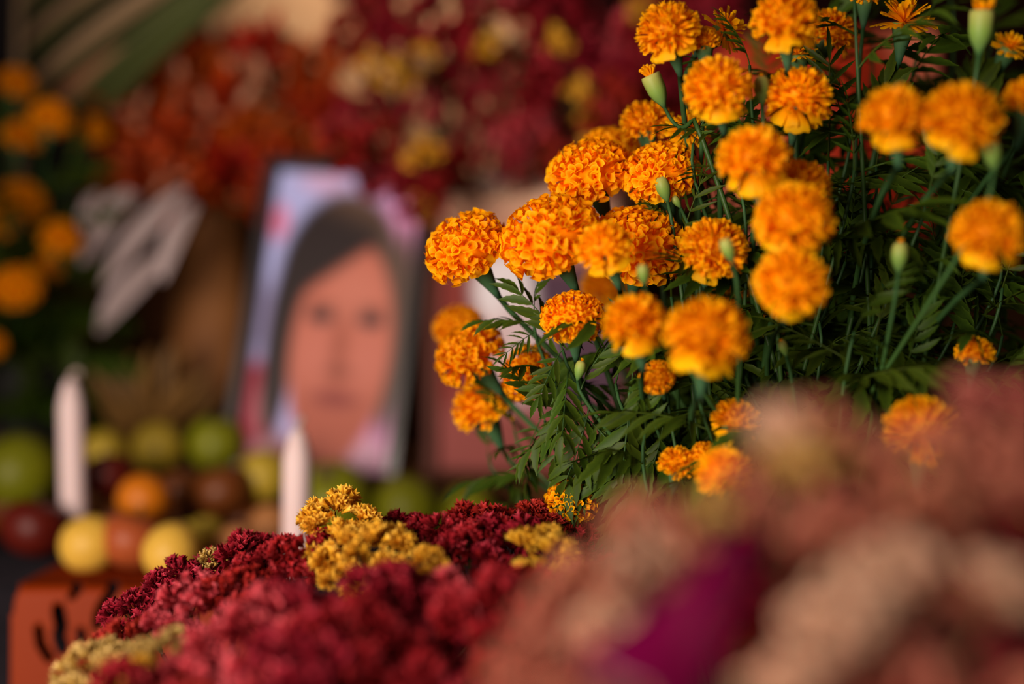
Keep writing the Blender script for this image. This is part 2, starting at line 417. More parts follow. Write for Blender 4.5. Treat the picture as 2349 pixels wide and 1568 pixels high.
VASE = Vector((0.185, 0.955, 0.70))        # mouth of the marigold bucket
def stem_to(mb, start, axis, base, r0, r1, bend=0.05, n=14):
    p = bez(start, start - axis * bend + Vector((0, max(0.0, .95 - start.y) * 1.3, 0)), base + Vector((0, 0, 0.16)), base, n)
    tube(mb, p, [r0 + (r1 - r0) * i / n for i in range(n + 1)], 7, 1.0, 0.0)
    return p

def marigold(px, py, w, d, kind, tilt, label, group='marigolds in the big bunch', seed=None, guards=0, base=None, name='marigold', var=0, roll=None, bend=0.05):
    """one cut marigold: tilt = (right, up, towards the viewer) of its face"""
    r = random.Random(seed if seed is not None else int(px * 7 + py))
    c = P(px, py, d); R = w / 2 * d / F
    ax = Vector((tilt[0], -tilt[2] * (0.45 if kind == 'B' else 0.8), tilt[1])).normalized()
    b = base if base is not None else VASE + Vector((r.uniform(-.06, .06), r.uniform(-.05, .05), 0)) + Vector(((c.x - VASE.x) * 0.15, 0, 0))
    t = thing(name, b, label, 'flower', group)
    rl = r.uniform(0, 6.28) if roll is None else roll
    sc = R * (1.0 if kind == 'A' else 1.02)
    H = frame(ax, c - ax * R * 0.12, rl, sc)
    if kind == 'A':
        hd = put('flower_head', CORE, H, t)
        for k, M in PLACE_A[var % 4]: put('petal', FUNNEL[k], H @ M, hd)
        ng = guards or 9
        for i in range(ng):
            th = math.radians(112 + r.uniform(-5, 8)); ph = 6.283 * (i + r.uniform(-.2, .2)) / ng
            put('ray_petal', GUARD[r.randrange(5)], H @ guard_place(th, ph, r, 0.46, 0.78), hd)
        low = 0.40
    else:
        me = {'P': J_POM, 'B': J_LOOSE, 'C': J_DAISY}[kind]
        hd = put('flower_head', me[var % len(me)], H, t, 'stuff')
        for i in range(guards):
            th = math.radians(126 + r.uniform(-14, 12)); ph = 6.283 * (i + r.uniform(-.25, .25)) / guards
            put('ray_petal', GUARD[r.randrange(5)], H @ guard_place(th, ph, r, 0.36, 1.16 + r.uniform(-.1, .16)), hd)
        low = {'P': 0.40, 'B': 0.26, 'C': 0.08}[kind]
    ck = 'A' if R > 0.021 else ('B' if R > 0.013 else 'C')
    cs = c - ax * R * (0.12 + low)
    rt = {'A': .0080, 'B': .0070, 'C': .0055}[ck]; ln = {'A': .030, 'B': .024, 'C': .018}[ck]
    put('calyx', CALYX[ck], frame(ax, cs, 0), t)
    mb = MB(); stem_to(mb, cs - ax * ln * 0.93, ax, b, rt * 0.25, 0.0024, bend)
    put('stem', mb.mesh('stem', M_STEM), None, t)
    return t

def guard_place(th, ph, r, rad, s):
    ax = sph(th, ph); M = frame(ax, ax * rad * 0.9 + Vector((0, 0, -0.05)), 0, s)
    x = M.to_3x3() @ Vector((1, 0, 0)); y = M.to_3x3() @ Vector((0, 1, 0)); d = Vector((0, 0, -1))
    return M @ Matrix.Rotation(math.atan2(d.dot(y), d.dot(x)), 4, 'Z')

# the sharp pompons at the left edge of the bunch
A = marigold
A(1064, 560, 190, .925, 'A', (-.50, .75, .45), 'leftmost full round marigold, sharp, in front of the framed second photograph', var=0)
A(1256, 533, 226, .900, 'A', (-.42, .80, .50), 'largest sharp marigold pompon, left of the pair with a smaller bloom in front', var=1)
A(1348, 388, 190, .935, 'A', (-.35, .80, .50), 'sharp marigold pompon directly above the largest pompon at the left edge', var=2)
A(1512, 388, 172, .925, 'A', (-.25, .80, .55), 'sharp marigold pompon beside a green bud, touching two small blooms above it', var=3)
A(1466, 556, 214, .915, 'A', (.05, .75, .65), 'sharp wide marigold pompon half hidden by a smaller blurred bloom', var=1)
A(1314, 722, 142, .895, 'A', (-.08, .80, .60), 'small sharp marigold with broad ruffled petals below the largest pompon', var=2, guards=11)
A(1405, 338, 130, 1.0, 'P', (.1, .8, .4), 'soft marigold bloom just behind the upper left pompon')
A(1383, 562, 122, .845, 'B', (-.30, .70, .65), 'smaller blurred marigold in front of the wide sharp pompon', guards=7)
A(1640, 566, 150, .872, 'B', (.10, .55, .85), 'spiky marigold with a green bud crossing its right half', var=1, guards=5)
A(1457, 735, 142, .815, 'B', (-.15, .80, .55), 'blurred marigold with long drooping yellow petals beside the small sharp one', var=2, guards=8)
A(1622, 762, 186, .785, 'B', (.05, .80, .55), 'wide blurred marigold, lowest of the near blooms, with petals reaching right', var=0, guards=9)
A(1815, 642, 158, .785, 'B', (.0, .45, .85), 'lowest of the three blurred marigolds stacked in a column', var=3, guards=7)
A(1822, 495, 172, .80, 'B', (-.05, .55, .8), 'middle of the three blurred marigolds stacked in a column', var=1, guards=7)
A(1835, 425, 138, .85, 'B', (.05, .8, .4), 'topmost of the three blurred marigolds stacked in a column', var=0)
A(1728, 358, 158, .815, 'B', (-.15, .70, .65), 'round blurred marigold left above the stacked column of three', var=2, guards=8)
A(1645, 195, 150, .845, 'B', (-.15, .65, .75), 'marigold with two broad yellow lower petals between two green buds', var=1, guards=7)
A(1530, 65, 140, .875, 'B', (-.25, .70, .65), 'marigold with hanging yellow petals at the top left of the bunch', var=3, guards=8)
A(1664, 66, 128, .915, 'C', (.55, .45, .45), 'open side-facing marigold with layered thin petals near the top', var=0)
A(1614, 96, 70, .885, 'B', (-.1, .85, .5), 'half-open little marigold tucked between two top blooms', var=2)
A(1800, 42, 150, .845, 'B', (-.10, .70, .65), 'large marigold cut by the top edge, left of two stems', var=0, guards=8)
A(1905, 72, 120, .945, 'B', (.3, .75, .5), 'shaded marigold behind the large one at the top edge', var=1)
A(1830, 122, 96, .925, 'C', (-.05, .85, .35), 'narrow marigold with fine petals hanging under the top bloom', var=1)
A(1832, 215, 150, .865, 'B', (.05, .70, .55), 'ragged marigold with loose petals splayed to the right', var=3, guards=10)
A(2075, 45, 150, .905, 'C', (.05, .85, .35), 'spreading marigold at the top edge with drooping pale petals', var=0)
A(2050, 262, 146, .78, 'B', (-.15, .70, .60), 'left of the two round blurred marigolds side by side at upper right', var=2, guards=8)
A(2208, 265, 176, .77, 'B', (.05, .65, .65), 'right of the two round blurred marigolds side by side at upper right', var=1, guards=9)
A(2270, 528, 160, .77, 'B', (-.05, .55, .80), 'lone round blurred marigold near the right edge over dark foliage', var=0, guards=8)
A(2362, 225, 110, .80, 'B', (.1, .7, .6), 'marigold cut off by the right edge of the picture', var=3)
A(2235, 808, 84, .86, 'B', (.05, .85, .35), 'tiny marigold low among the dark leaves at right', var=2)
A(2118, 985, 172, .80, 'B', (.0, .75, .60), 'marigold half hidden behind the pink foreground flowers at right', var=1)
A(1690, 962, 108, .855, 'B', (.25, .7, .6), 'small orange marigold above the pink flowers beside feathery leaves', var=2, guards=6)
A(1506, 862, 80, .865, 'P', (-.25, .55, .75), 'small narrow ruffled marigold between leaves under the near blooms')
A(1482, 280, 118, .965, 'B', (-.1, .85, .45), 'low spiky marigold above the sharp pompons at the left edge', var=3)
A(1578, 296, 108, .93, 'C', (.1, .45, .80), 'little star-like marigold with separate petals beside the spiky one', var=1)
A(1073, 806, 160, .975, 'P', (-.55, .70, .45), 'slightly soft marigold at the left edge below the leftmost pompon', var=1)
A(1050, 742, 112, 1.07, 'P', (-.2, .75, .5), 'blurred deep orange marigold peeping behind the left edge bloom')
A(1203, 852, 128, .96, 'P', (-.75, .35, .55), 'marigold seen side-on behind hanging green leaflets', var=1)
A(1108, 930, 140, 1.01, 'B', (-.3, .70, .55), 'blurred deep orange marigold at the lower left of the bunch', var=0)
A(1312, 1142, 118, .917, 'P', (-.2, .55, .75), 'deep orange marigold low down behind long green leaflets')
A(1662, 1082, 128, .80, 'B', (-.1, .75, .6), 'blurred orange marigold just above the pink flowers')
A(1556, 1062, 86, .87, 'B', (.1, .7, .7), 'orange marigold between leaves left of the pink flowers', var=2)
A(1622, 1045, 76, .865, 'P', (.1, .7, .7), 'tiny orange marigold beside a leaf tip above the pink flowers')
A(1742, 735, 84, .93, 'C', (.4, .4, .7), 'small dark orange marigold behind the wide blurred bloom', var=0)
A(1400, 652, 128, 1.09, 'B', (.0, .7, .7), 'red-orange blurred marigold behind the bud of the wide pompon', var=1)
A(1675, 685, 100, .955, 'B', (.0, .7, .7), 'shaded marigold between the spiky bloom and the wide blurred one', var=3)
A(2318, 105, 90, .96, 'C', (.2, .6, .6), 'dark orange petals of a marigold at the upper right corner', var=1)
A(1985, -10, 60, .93, 'B', (0, .8, .5), 'marigold barely showing at the top edge', var=2)
A(1475, 1132, 84, .93, 'B', (0, .6, .7), 'dim orange marigold behind the lowest hanging leaflets', var=0)

# buds
def bud(px, py, h, d, tilt, label, open_=0.0, bend=0.04, stem_dir=None):
    r = random.Random(int(px + py * 3)); c = P(px, py, d); H = h * d / F
    ax = Vector((tilt[0], -tilt[2], tilt[1])).normalized()
    b = VASE + Vector((r.uniform(-.06, .06), r.uniform(-.05, .05), 0))
    t = thing('marigold_bud', b, label, 'bud', 'marigold buds')
    M = frame(ax, c, r.uniform(0, 6), H)
    mb = MB(); o = open_
    lathe(mb, [(0.055, -0.62), (0.12, -0.46), (0.22, -0.28), (0.29, -0.05), (0.30, 0.16), (0.26 + .05 * o, 0.36), (0.17 + .12 * o, 0.48)], 12, None, 0.0, 1.0, 0.05, 6)
    put('bud_cup', mb.mesh('bud_cup', M_BUD), M, t)
    mb = MB(); n = 26 if o else 12
    for i in range(n):
        th = math.radians(4 + (34 if o else 14) * math.sqrt((i + .5) / n)); a = sph(th, i * GOLD)
        mb.add(*petal_blade(r, 0.42 if o else 0.22, 0.13, 0.6, 0.05, 3, 2, 0.1), frame(a, Vector((0, 0, 0.34)) + a * 0.05, r.uniform(0, 6), r.uniform(.8, 1.2)))
    put('petal_tuft', mb.mesh('petal_tuft', M_PETAL), M, t, 'stuff')
    mb = MB(); s = c - ax * H * 0.58
    p = bez(s, s - ax * bend, b + Vector((0, 0, .14)), b, 14)
    if stem_dir is not None:
        q = s - ax * bend; e = P(*stem_dir)
        p = bez(s, q, e.lerp(q, .4), e, 8)[:-1] + bez(e, e + (e - q) * .4, b + Vector((0, 0, .1)), b, 8)
    tube(mb, p, [.0011 + .0010 * i / (len(p) - 1) for i in range(len(p))], 7, 1.0, 0.0)
    put('stem', mb.mesh('stem', M_STEM), None, t)
bud(1506, 205, 74, .895, (-.42, .90, .1), 'opening green bud with an orange tuft on a bowed stem at the left edge', 1.0, .022, (1590, 272, .90))
bud(1748, 205, 60, .862, (-.05, 1, .1), 'pale closed bud standing upright between two blooms')
bud(1522, 432, 56, .905, (-.30, .90, .1), 'closed green bud in front of the sharp pompon', 0, .02)
bud(1552, 462, 30, .91, (-.55, .80, .1), 'tiny green bud branching beside the closed bud')
bud(1670, 572, 54, .815, (-.35, .90, .2), 'pale bud in front of the spiky marigold')
bud(1476, 628, 46, .82, (-.12, .95, .2), 'pale little bud below the wide sharp pompon')
bud(2064, 588, 66, .82, (.05, 1, .1), 'orange-tipped bud standing alone over dark foliage')
bud(2250, 70, 92, .825, (.05, 1, .1), 'large opening bud with orange tuft at the upper right', 1.0)
bud(2276, 352, 70, .775, (-.15, 1, .1), 'slim bud under the right of the paired marigolds')
bud(1330, 848, 44, .895, (.2, .9, .1), 'small green bud among fine leaves below the small sharp marigold', 0, .02)
bud(1798, 798, 36, .86, (-.3, .9, .1), 'tiny yellow-green bud under the column of marigolds')

# ------------------------------------------------------------------ labels that single out one of many
ORD = 'first second third fourth fifth sixth seventh eighth ninth tenth eleventh twelfth thirteenth fourteenth fifteenth sixteenth seventeenth eighteenth nineteenth twentieth'.split()
def in_rows(items, pattern, rows):
    """items = (object, x, y); they are read row by row from the left"""
    items = sorted(items, key=lambda q: q[2]); n = len(items); k = len(rows)
    for i, rw in enumerate(rows):
        part = sorted(items[n * i // k:n * (i + 1) // k], key=lambda q: q[1])
        for j, (o, x, y) in enumerate(part):
            w = 'leftmost' if j == 0 else 'rightmost' if j == len(part) - 1 else ORD[j] + ' from left'
            o['label'] = pattern.format(w, rw)

# ------------------------------------------------------------------ marigold leaves
def leaflet_geo(r, w=0.24, n=9, droop=0.22, fold=0.28, teeth=True):
    V = []; T = []; Fc = []
    sw = r.uniform(-0.08, 0.08)
    for i in range(n + 1):
        u = i / n
        ww = w * max(0.0, math.sin(math.pi * min(1, (u * 0.96 + 0.04)) ** 0.85)) ** 0.9
        if teeth and 0 < i < n: ww *= 1.0 + (0.10 if i % 2 else -0.10)
        if i == n: ww = 0.004
        zc = -droop * u * u; xc = sw * math.sin(u * 3)
        k = 0.08 if teeth else 0.0
        V += [(xc - ww / 2, u + (k * .3 if i % 2 else 0), zc + fold * ww * 0.5), (xc, u, zc), (xc + ww / 2, u + (k * .3 if i % 2 else 0), zc + fold * ww * 0.5)]
        T += [0.75, 0.25, 0.75]
    for i in range(n):
        a = i * 3
        Fc += [(a, a + 1, a + 4, a + 3), (a + 1, a + 2, a + 5, a + 4)]
    return V, Fc, T
rng = random.Random(5)
LEAFLET_G = [leaflet_geo(rng, rng.uniform(0.20, 0.27), 9, rng.uniform(0.05, 0.35)) for _ in range(6)]
def _lm(g):
    mb = MB(); mb.add(*g); return mb.mesh('leaflet', M_LEAF)
LEAFLET = [_lm(g) for g in LEAFLET_G]

def leaf_layout(r, pairs=5, droop=0.35, ll=0.42, narrow=1.0, ang=48):
    """a pinnate leaf of length 1 along Y: the rachis points and the leaflet placements"""
    side = r.uniform(-.12, .12)
    pos = lambda t: Vector((side * t * t, t, -droop * t * t))
    tan = lambda t: Vector((2 * side * t, 1, -2 * droop * t)).normalized()
    out = []
    for i in range(pairs):
        t = 0.24 + 0.68 * i / (pairs - 1); s = ll * (0.62 + 0.55 * math.sin(math.pi * (0.15 + 0.62 * t)))
        for sg in (-1, 1):
            a = math.radians(ang + r.uniform(-9, 9)) * (1 - 0.25 * t)
            d = tan(t) * math.cos(a) + Vector((sg, 0, 0)) * math.sin(a) + Vector((0, 0, r.uniform(-.35, .05)))
            out.append((r.randrange(6), basis(d, Vector((sg * r.uniform(-.1, .3), 0, 1)), pos(t), s * r.uniform(.85, 1.12)) @ Matrix.Diagonal((narrow, 1, 1, 1))))
    out.append((r.randrange(6), basis(tan(1), Vector((0, 0, 1)), pos(0.97), ll * 1.05) @ Matrix.Diagonal((narrow, 1, 1, 1))))
    return [pos(i / 7) for i in range(8)], out
def rachis_mesh(pts):
    mb = MB(); tube(mb, pts, [0.014 - 0.009 * i / 7 for i in range(8)], 5, 0.4, 0.8); return mb.mesh('leaf', M_STEM)
LAY = [leaf_layout(random.Random(200 + i), 5, d_, l_, nw, an) for i, (d_, l_, nw, an) in enumerate([(.35, .42, 1, 48), (.15, .44, 1.1, 45), (.55, .40, 1, 50), (.25, .38, .7, 55), (.45, .46, 1.05, 42), (.1, .34, .6, 55)])]
RACHIS = [rachis_mesh(p) for p, _ in LAY]
def leaf_joined(i):
    mb = MB(); p, ls = LAY[i]; tube(mb, p, [0.014 - 0.009 * k / 7 for k in range(8)], 4, 0.4, 0.8)
    for k, M in ls: mb.add(*LEAFLET_G[k], M)
    return mb.mesh('leaf', M_LEAF)
LEAFJ = [leaf_joined(i) for i in range(6)]

def add_leaf(t, i, W, sharp):
    if sharp:
        lf = put('leaf', RACHIS[i], W, t)
        for k, M in LAY[i][1]: put('leaflet', LEAFLET[k], W @ M, lf)
    else: put('leaf', LEAFJ[i], W, t, 'stuff')

def sprig(px, py, d, label, n=6, size=0.075, sharp=False, seed=0, base=None, lean=None, spread=1.0, group='leafy marigold stems', kinds=(0, 1, 2, 4), drop=0.0, gap=0.013):
    """a leafy stem whose tip stands at (px, py, d)"""
    r = random.Random(seed * 97 + int(px) + int(py)); top = P(px, py, d)
    b = base if base is not None else VASE + Vector((r.uniform(-.07, .07), r.uniform(-.06, .06), 0))
    t = thing('marigold_foliage', b, label, 'foliage', group)
    ln = lean if lean is not None else Vector((r.uniform(-.3, .3), r.uniform(-.3, .1), 1))
    p = bez(b, b + Vector((0, 0, (top.z - b.z) * .5)), top - ln.normalized() * .05, top, 16)
    mb = MB(); tube(mb, p, [.0022 - .0012 * i / 16 for i in range(17)], 6, 0.0, 1.0)
    put('stem', mb.mesh('stem', M_STEM), None, t)
    tot = (p[-1] - p[-5]).length
    for i in range(n):
        s = i * gap
        q = len(p) - 1; acc = 0.0
        while q > 1 and acc < s: acc += (p[q] - p[q - 1]).length; q -= 1
        pos = p[q] if i else p[-1]
        if i: pos = p[q] + (p[q + 1] - p[q]).normalized() * max(0, acc - s)
        a = i * 2.4 + r.uniform(-.4, .4) + seed
        out = Vector((math.cos(a), math.sin(a) * .8, 0.62 - 0.07 * i - drop + r.uniform(-.15, .15))) * spread
        if i == 0: out = ln.normalized() + Vector((r.uniform(-.4, .4), -.2, .2))
        W = basis(out, Vector((r.uniform(-.2, .2), -.45, 1)), pos, size * (0.72 + 0.09 * min(i, 4)) * r.uniform(.85, 1.15))
        add_leaf(t, kinds[r.randrange(len(kinds))], W, sharp)
    return t
S = sprig
S(1225, 712, .93, 'sharp leafy marigold stem against the white patch of the second photograph', 6, .040, True, 1, kinds=(0, 3, 5), gap=.011)
S(1290, 800, .915, 'sharp leafy marigold stem right of the side-on marigold', 5, .056, True, 2, kinds=(0, 1, 2), drop=.9)
S(1330, 905, .905, 'sharp leafy marigold stem with long leaflets under the small sharp marigold', 6, .058, True, 3, kinds=(0, 2, 4), drop=1.1)
S(1412, 880, .905, 'sharp leafy marigold stem left of the narrow ruffled marigold', 6, .058, True, 4, kinds=(0, 2, 4), drop=1.1)
S(1500, 945, .895, 'sharp leafy marigold stem with hanging leaflets nearest the pink flowers', 6, .062, True, 5, kinds=(0, 2, 4), drop=1.2)
S(1250, 965, .93, 'leafy marigold stem hanging low at the left of the foliage', 5, .050, True, 6, kinds=(0, 2), drop=1.0)
S(1375, 1010, .915, 'leafy marigold stem above the deep orange low bloom', 6, .058, True, 7, kinds=(2, 4), drop=1.2)
S(1180, 985, 1.0, 'soft feathery marigold stem at the lower left of the bunch', 6, .052, False, 8, kinds=(3, 5, 0), drop=.3)
S(1120, 1040, 1.02, 'soft leafy marigold stem reaching over the green fruit', 5, .046, False, 9, kinds=(0, 3), drop=.8)
S(1420, 1150, .93, 'leafy marigold stem over the red statice at the right', 6, .046, False, 10, kinds=(0, 2, 5), drop=1.0)
S(1600, 900, .86, 'blurred leafy marigold stem beside the small orange marigold', 6, .058, False, 11, kinds=(3, 5, 0))
S(1590, 330, .905, 'sharp leaf sprig beside the star-like marigold', 4, .048, True, 12, kinds=(1, 3), drop=.1)
S(1720, 150, .90, 'leaf sprig between the upper marigolds', 5, .050, False, 13, kinds=(3, 5))
S(1560, 480, .93, 'leaf sprig behind the closed green bud', 6, .046, False, 14, kinds=(5, 3))
t = S(1450, 870, .90, 'sharp marigold stem with big hanging pinnate leaves under the near blooms', 3, .05, True, 15, kinds=(0, 1))
for (x0, y0, x1, y1, d, kk) in [(1452, 890, 1412, 1130, .895, 0), (1352, 930, 1318, 1110, .900, 2), (1392, 950, 1386, 1120, .905, 4), (1290, 900, 1262, 1060, .915, 0), (1492, 850, 1452, 930, .89, 1), (1290, 800, 1225, 905, .905, 0), (1230, 760, 1150, 800, .925, 3), (1520, 980, 1500, 1120, .90, 2), (1240, 960, 1190, 1080, .94, 5), (1330, 1030, 1290, 1160, .925, 1), (1440, 1040, 1450, 1190, .92, 4)]:
    p0, p1 = P(x0, y0, d), P(x1, y1, d - .02)
    add_leaf(t, kk, basis(p1 - p0, Vector((.15, -1, .35)), p0, (p1 - p0).length * .86), True)
k = 0; DARK = []
rng = random.Random(78)
for (px, py) in [(1940, 640), (2050, 700), (2150, 640), (2190, 780), (2300, 700), (1960, 800), (2080, 880), (2300, 900), (1880, 780), (2130, 480), (1960, 430), (2300, 640)]:
    k += 1
    t = S(px, py - 40, rng.uniform(.85, .92), 'shaded leafy stem', rng.randint(5, 7), rng.uniform(.045, .062), False, 120 + k, kinds=(0, 3, 5, 1), group='near shaded leafy stems', gap=.018)
    DARK.append((t, px, py))
in_rows(DARK, 'blurred leafy stem in front of the shaded foliage, {} of the {} ones', ['upper', 'middle', 'lower'])
k = 0; DARK = []
rng = random.Random(77)
for (px, py) in [(1640, 420), (1700, 500), (1760, 280), (1900, 180), (1960, 60), (2000, 140), (1950, 330), (2010, 440), (1900, 430), (1960, 540), (2120, 120), (2180, 60), (2280, 130), (2140, 420), (2330, 380), (2220, 440), (2090, 520), (2160, 600), (2000, 640), (1930, 700), (2080, 720), (2200, 700), (2330, 680), (1760, 780), (1900, 830), (2010, 830), (2120, 850), (2300, 830), (1700, 870), (1830, 900), (1960, 930), (2240, 900), (1560, 620), (1640, 650), (1540, 740), (1740, 600), (1580, 820), (1480, 1050), (1530, 960), (1640, 1010)]:
    k += 1
    lo = px < 1670 and py > 880
    t = S(px, py - 60, rng.uniform(.87, 1.06), 'dark leafy stem deep inside the marigold bunch', 5 if lo else rng.randint(9, 12), (.7 if lo else 1.0) * rng.uniform(.060, .085), False, 20 + k, kinds=(0, 1, 2, 3, 4, 5), group='shaded leafy stems inside the bunch', gap=.021)
    DARK.append((t, px, py))
in_rows(DARK, 'shaded leafy stem in the marigold bunch, {} in the {} row of stems', ['top', 'second', 'third', 'fourth', 'lowest'])

# the bucket that holds the bunch
def bucket(name, mouth, r, h, mat, label):
    mb = MB(); lathe(mb, [(r * .72, -h), (r * .74, -h + .004), (r * 1.0, -.01), (r * 1.05, 0), (r * .97, 0), (r * .93, -.02), (r * .7, -h + .02)], 32)
    return tag(put(name, mb.mesh(name, mat), Matrix.Translation(mouth)), label, 'bucket')
bucket('flower_bucket', VASE, .115, VASE.z - LOW - .0005, M_BUCKET, 'dark bucket holding the marigold bunch on the lower tier')

# ------------------------------------------------------------------ statice (papery clustered flowers)
def floret(r, R=0.0042, L=0.008, lobes=5, spiky=0.45):
    V = []; T = []; k = lobes * 2
    for i, (rr, z, t) in enumerate([(0.16, 0, 0.0), (0.45, 0.55, 0.45), (1.0, 1.0, 1.0)]):
        for j in range(k):
            a = 6.283 * j / k; q = rr * R; zz = z * L
            if i == 2 and j % 2: q *= 1 - spiky; zz *= 0.86
            if i == 2: q *= r.uniform(.85, 1.2); zz *= r.uniform(.9, 1.15)
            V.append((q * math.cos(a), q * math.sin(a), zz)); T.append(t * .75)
    Fc = [(i * k + j, i * k + (j + 1) % k, (i + 1) * k + (j + 1) % k, (i + 1) * k + j) for i in range(2) for j in range(k)]
    return V, Fc, T

def statice_head(seed, mat, n=80, R=0.028, flat=0.62, fr=0.0036, fl=0.0085, lumps=6, name='florets', lobes=6):
    """a spray of papery florets: several small combs that make one uneven dome, Z up"""
    r = random.Random(seed); mb = MB(); G = [floret(r, fr * r.uniform(.85, 1.2), fl, lobes, spiky=r.uniform(.4, .65)) for _ in range(7)]
    L = [(Vector((0, 0, R * .14)), R * .46)]
    for i in range(lumps):
        a = 6.283 * i / lumps + r.uniform(-.4, .4)
        L.append((Vector((math.cos(a) * R * .72, math.sin(a) * R * .72, -R * .14 + r.uniform(-.16, .16) * R)), R * r.uniform(.28, .44)))
    for i in range(n):
        c, q = L[r.randrange(len(L))]
        d = sph(math.acos(1 - 1.25 * r.random()), r.uniform(0, 6.283))
        d = (d + Vector((c.x, c.y, 0)) * (.35 / R)).normalized()
        p = c + Vector((d.x, d.y, d.z * flat / .62)) * q * r.uniform(.75, 1.0) - d * fl * .6
        ax = (d + Vector((r.gauss(0, .25), r.gauss(0, .25), .25 + r.gauss(0, .2)))).normalized()
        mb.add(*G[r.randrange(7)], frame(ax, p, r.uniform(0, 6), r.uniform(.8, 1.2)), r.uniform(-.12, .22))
    return mb.mesh(name, mat)
def twigs(seed, R=0.028, lumps=5):
    r = random.Random(seed); mb = MB()
    for i in range(lumps + 3):
        a = r.uniform(0, 6.28); e = Vector((math.cos(a) * R * .6, math.sin(a) * R * .6, -R * .1))
        o = Vector((0, 0, -R * 1.5)); tube(mb, bez(o, o + Vector((0, 0, R * .5)), e - Vector((0, 0, R * .4)), e, 5), [.0011, .001, .0009, .0008, .0007, .0006], 4)
    return mb.mesh('branchlets', M_TWIG)
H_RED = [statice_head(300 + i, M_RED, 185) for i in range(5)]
H_YEL = [statice_head(320 + i, M_YEL, 170) for i in range(3)]
H_CRM = [statice_head(330 + i, M_CREAM, 120) for i in range(2)]
H_PNK = [statice_head(340 + i, M_PINK, 130) for i in range(4)]
H_ROS = [statice_head(345 + i, M_ROSE, 170) for i in range(2)]
H_BLU = [statice_head(350 + i, M_BLUSH, 150) for i in range(3)]
BIG_RED = [statice_head(360 + i, M_RED, 34, .030, .8, .0105, .014, 4, lobes=5) for i in range(5)]
BIG_YEL = [statice_head(370 + i, M_YEL, 15, .020, .8, .0105, .014, 3, lobes=5) for i in range(3)]
BIG_PNK = [statice_head(380 + i, M_ROSE, 30, .026, .8, .0105, .014, 3, lobes=5) for i in range(2)]
TWIG = [twigs(400 + i) for i in range(3)]

def statice(pos, ax, s, me, base, label, group, r, name='statice_stem', rise=.1):
    t = thing(name, base, label, 'flower', group)
    M = frame(ax, pos, r.uniform(0, 6.28), s)
    put('florets', me, M, t, 'stuff')
    put('branchlets', TWIG[r.randrange(3)], M, t)
    ax = Vector(ax).normalized(); st = pos - ax * .042 * s
    p = bez(st, st - ax * .04, base + Vector((0, 0, rise)), base, 10)
    mb = MB(); tube(mb, p, [.0016] * 11, 5, .2, .8); put('stem', mb.mesh('stem', M_TWIG), None, t)
    return t

# front bouquet
FV = Vector((-0.085, 0.80, 0.66))
edge = [(120, 1600), (190, 1480), (240, 1425), (340, 1345), (440, 1290), (560, 1260), (690, 1225), (760, 1160), (820, 1150), (900, 1165), (960, 1180), (1080, 1170), (1110, 1165), (1160, 1200), (1240, 1180), (1320, 1215), (1400, 1290), (1500, 1350)]
def edge_y(x):
    for (a, b), (c, e) in zip(edge, edge[1:]):
        if a <= x <= c: return b + (e - b) * (x - a) / (c - a)
    return 1600
rng = random.Random(9)
special = [(772, 1182, .895, 'Y', .80, 'tall yellow statice cluster in the front bouquet beside the right candle'),
           (790, 1262, .865, 'Y', .85, 'golden statice cluster just below the tall yellow one'),
           (862, 1248, .845, 'Y', .75, 'golden statice cluster right of the yellow pair in the front bouquet'),
           (795, 1325, .845, 'Y', .55, 'drooping yellow statice cluster under the golden pair'),
           (1268, 1290, .83, 'Y', .95, 'orange-yellow statice cluster at the right end of the front bouquet'),
           (965, 1300, .81, 'Y', .60, 'dull golden statice cluster in the middle of the front bouquet'),
           (478, 1285, .915, 'C', .42, 'small cream statice tuft on the bouquet rim under the yellow fruit'),
           (205, 1535, .80, 'C', .85, 'cream statice cluster at the lower left end of the bouquet'),
           (290, 1560, .74, 'Y', .55, 'brownish yellow statice cluster at the bottom left edge'),
           (372, 1500, .76, 'C', .62, 'cream and brown statice cluster beside the large pink-red mass')]
used = [(s[0], s[1]) for s in special]
for (x, y, d, c, s, lab) in special:
    me = (H_YEL if c == 'Y' else H_CRM)[rng.randrange(2)]
    ax = Vector(((x - 800) / 1400, -.45, 1))
    statice(P(x, y, d), ax, s, me, FV + Vector((rng.uniform(-.06, .06), rng.uniform(-.05, .05), 0)), lab, 'statice of the front bouquet', rng)
def far(x, y, lst, m): return all((x - a) ** 2 + ((y - b) * 1.15) ** 2 > m * m for a, b in lst)
n = 0; tries = 0; RIM = []; BODY = []; ROSY = []
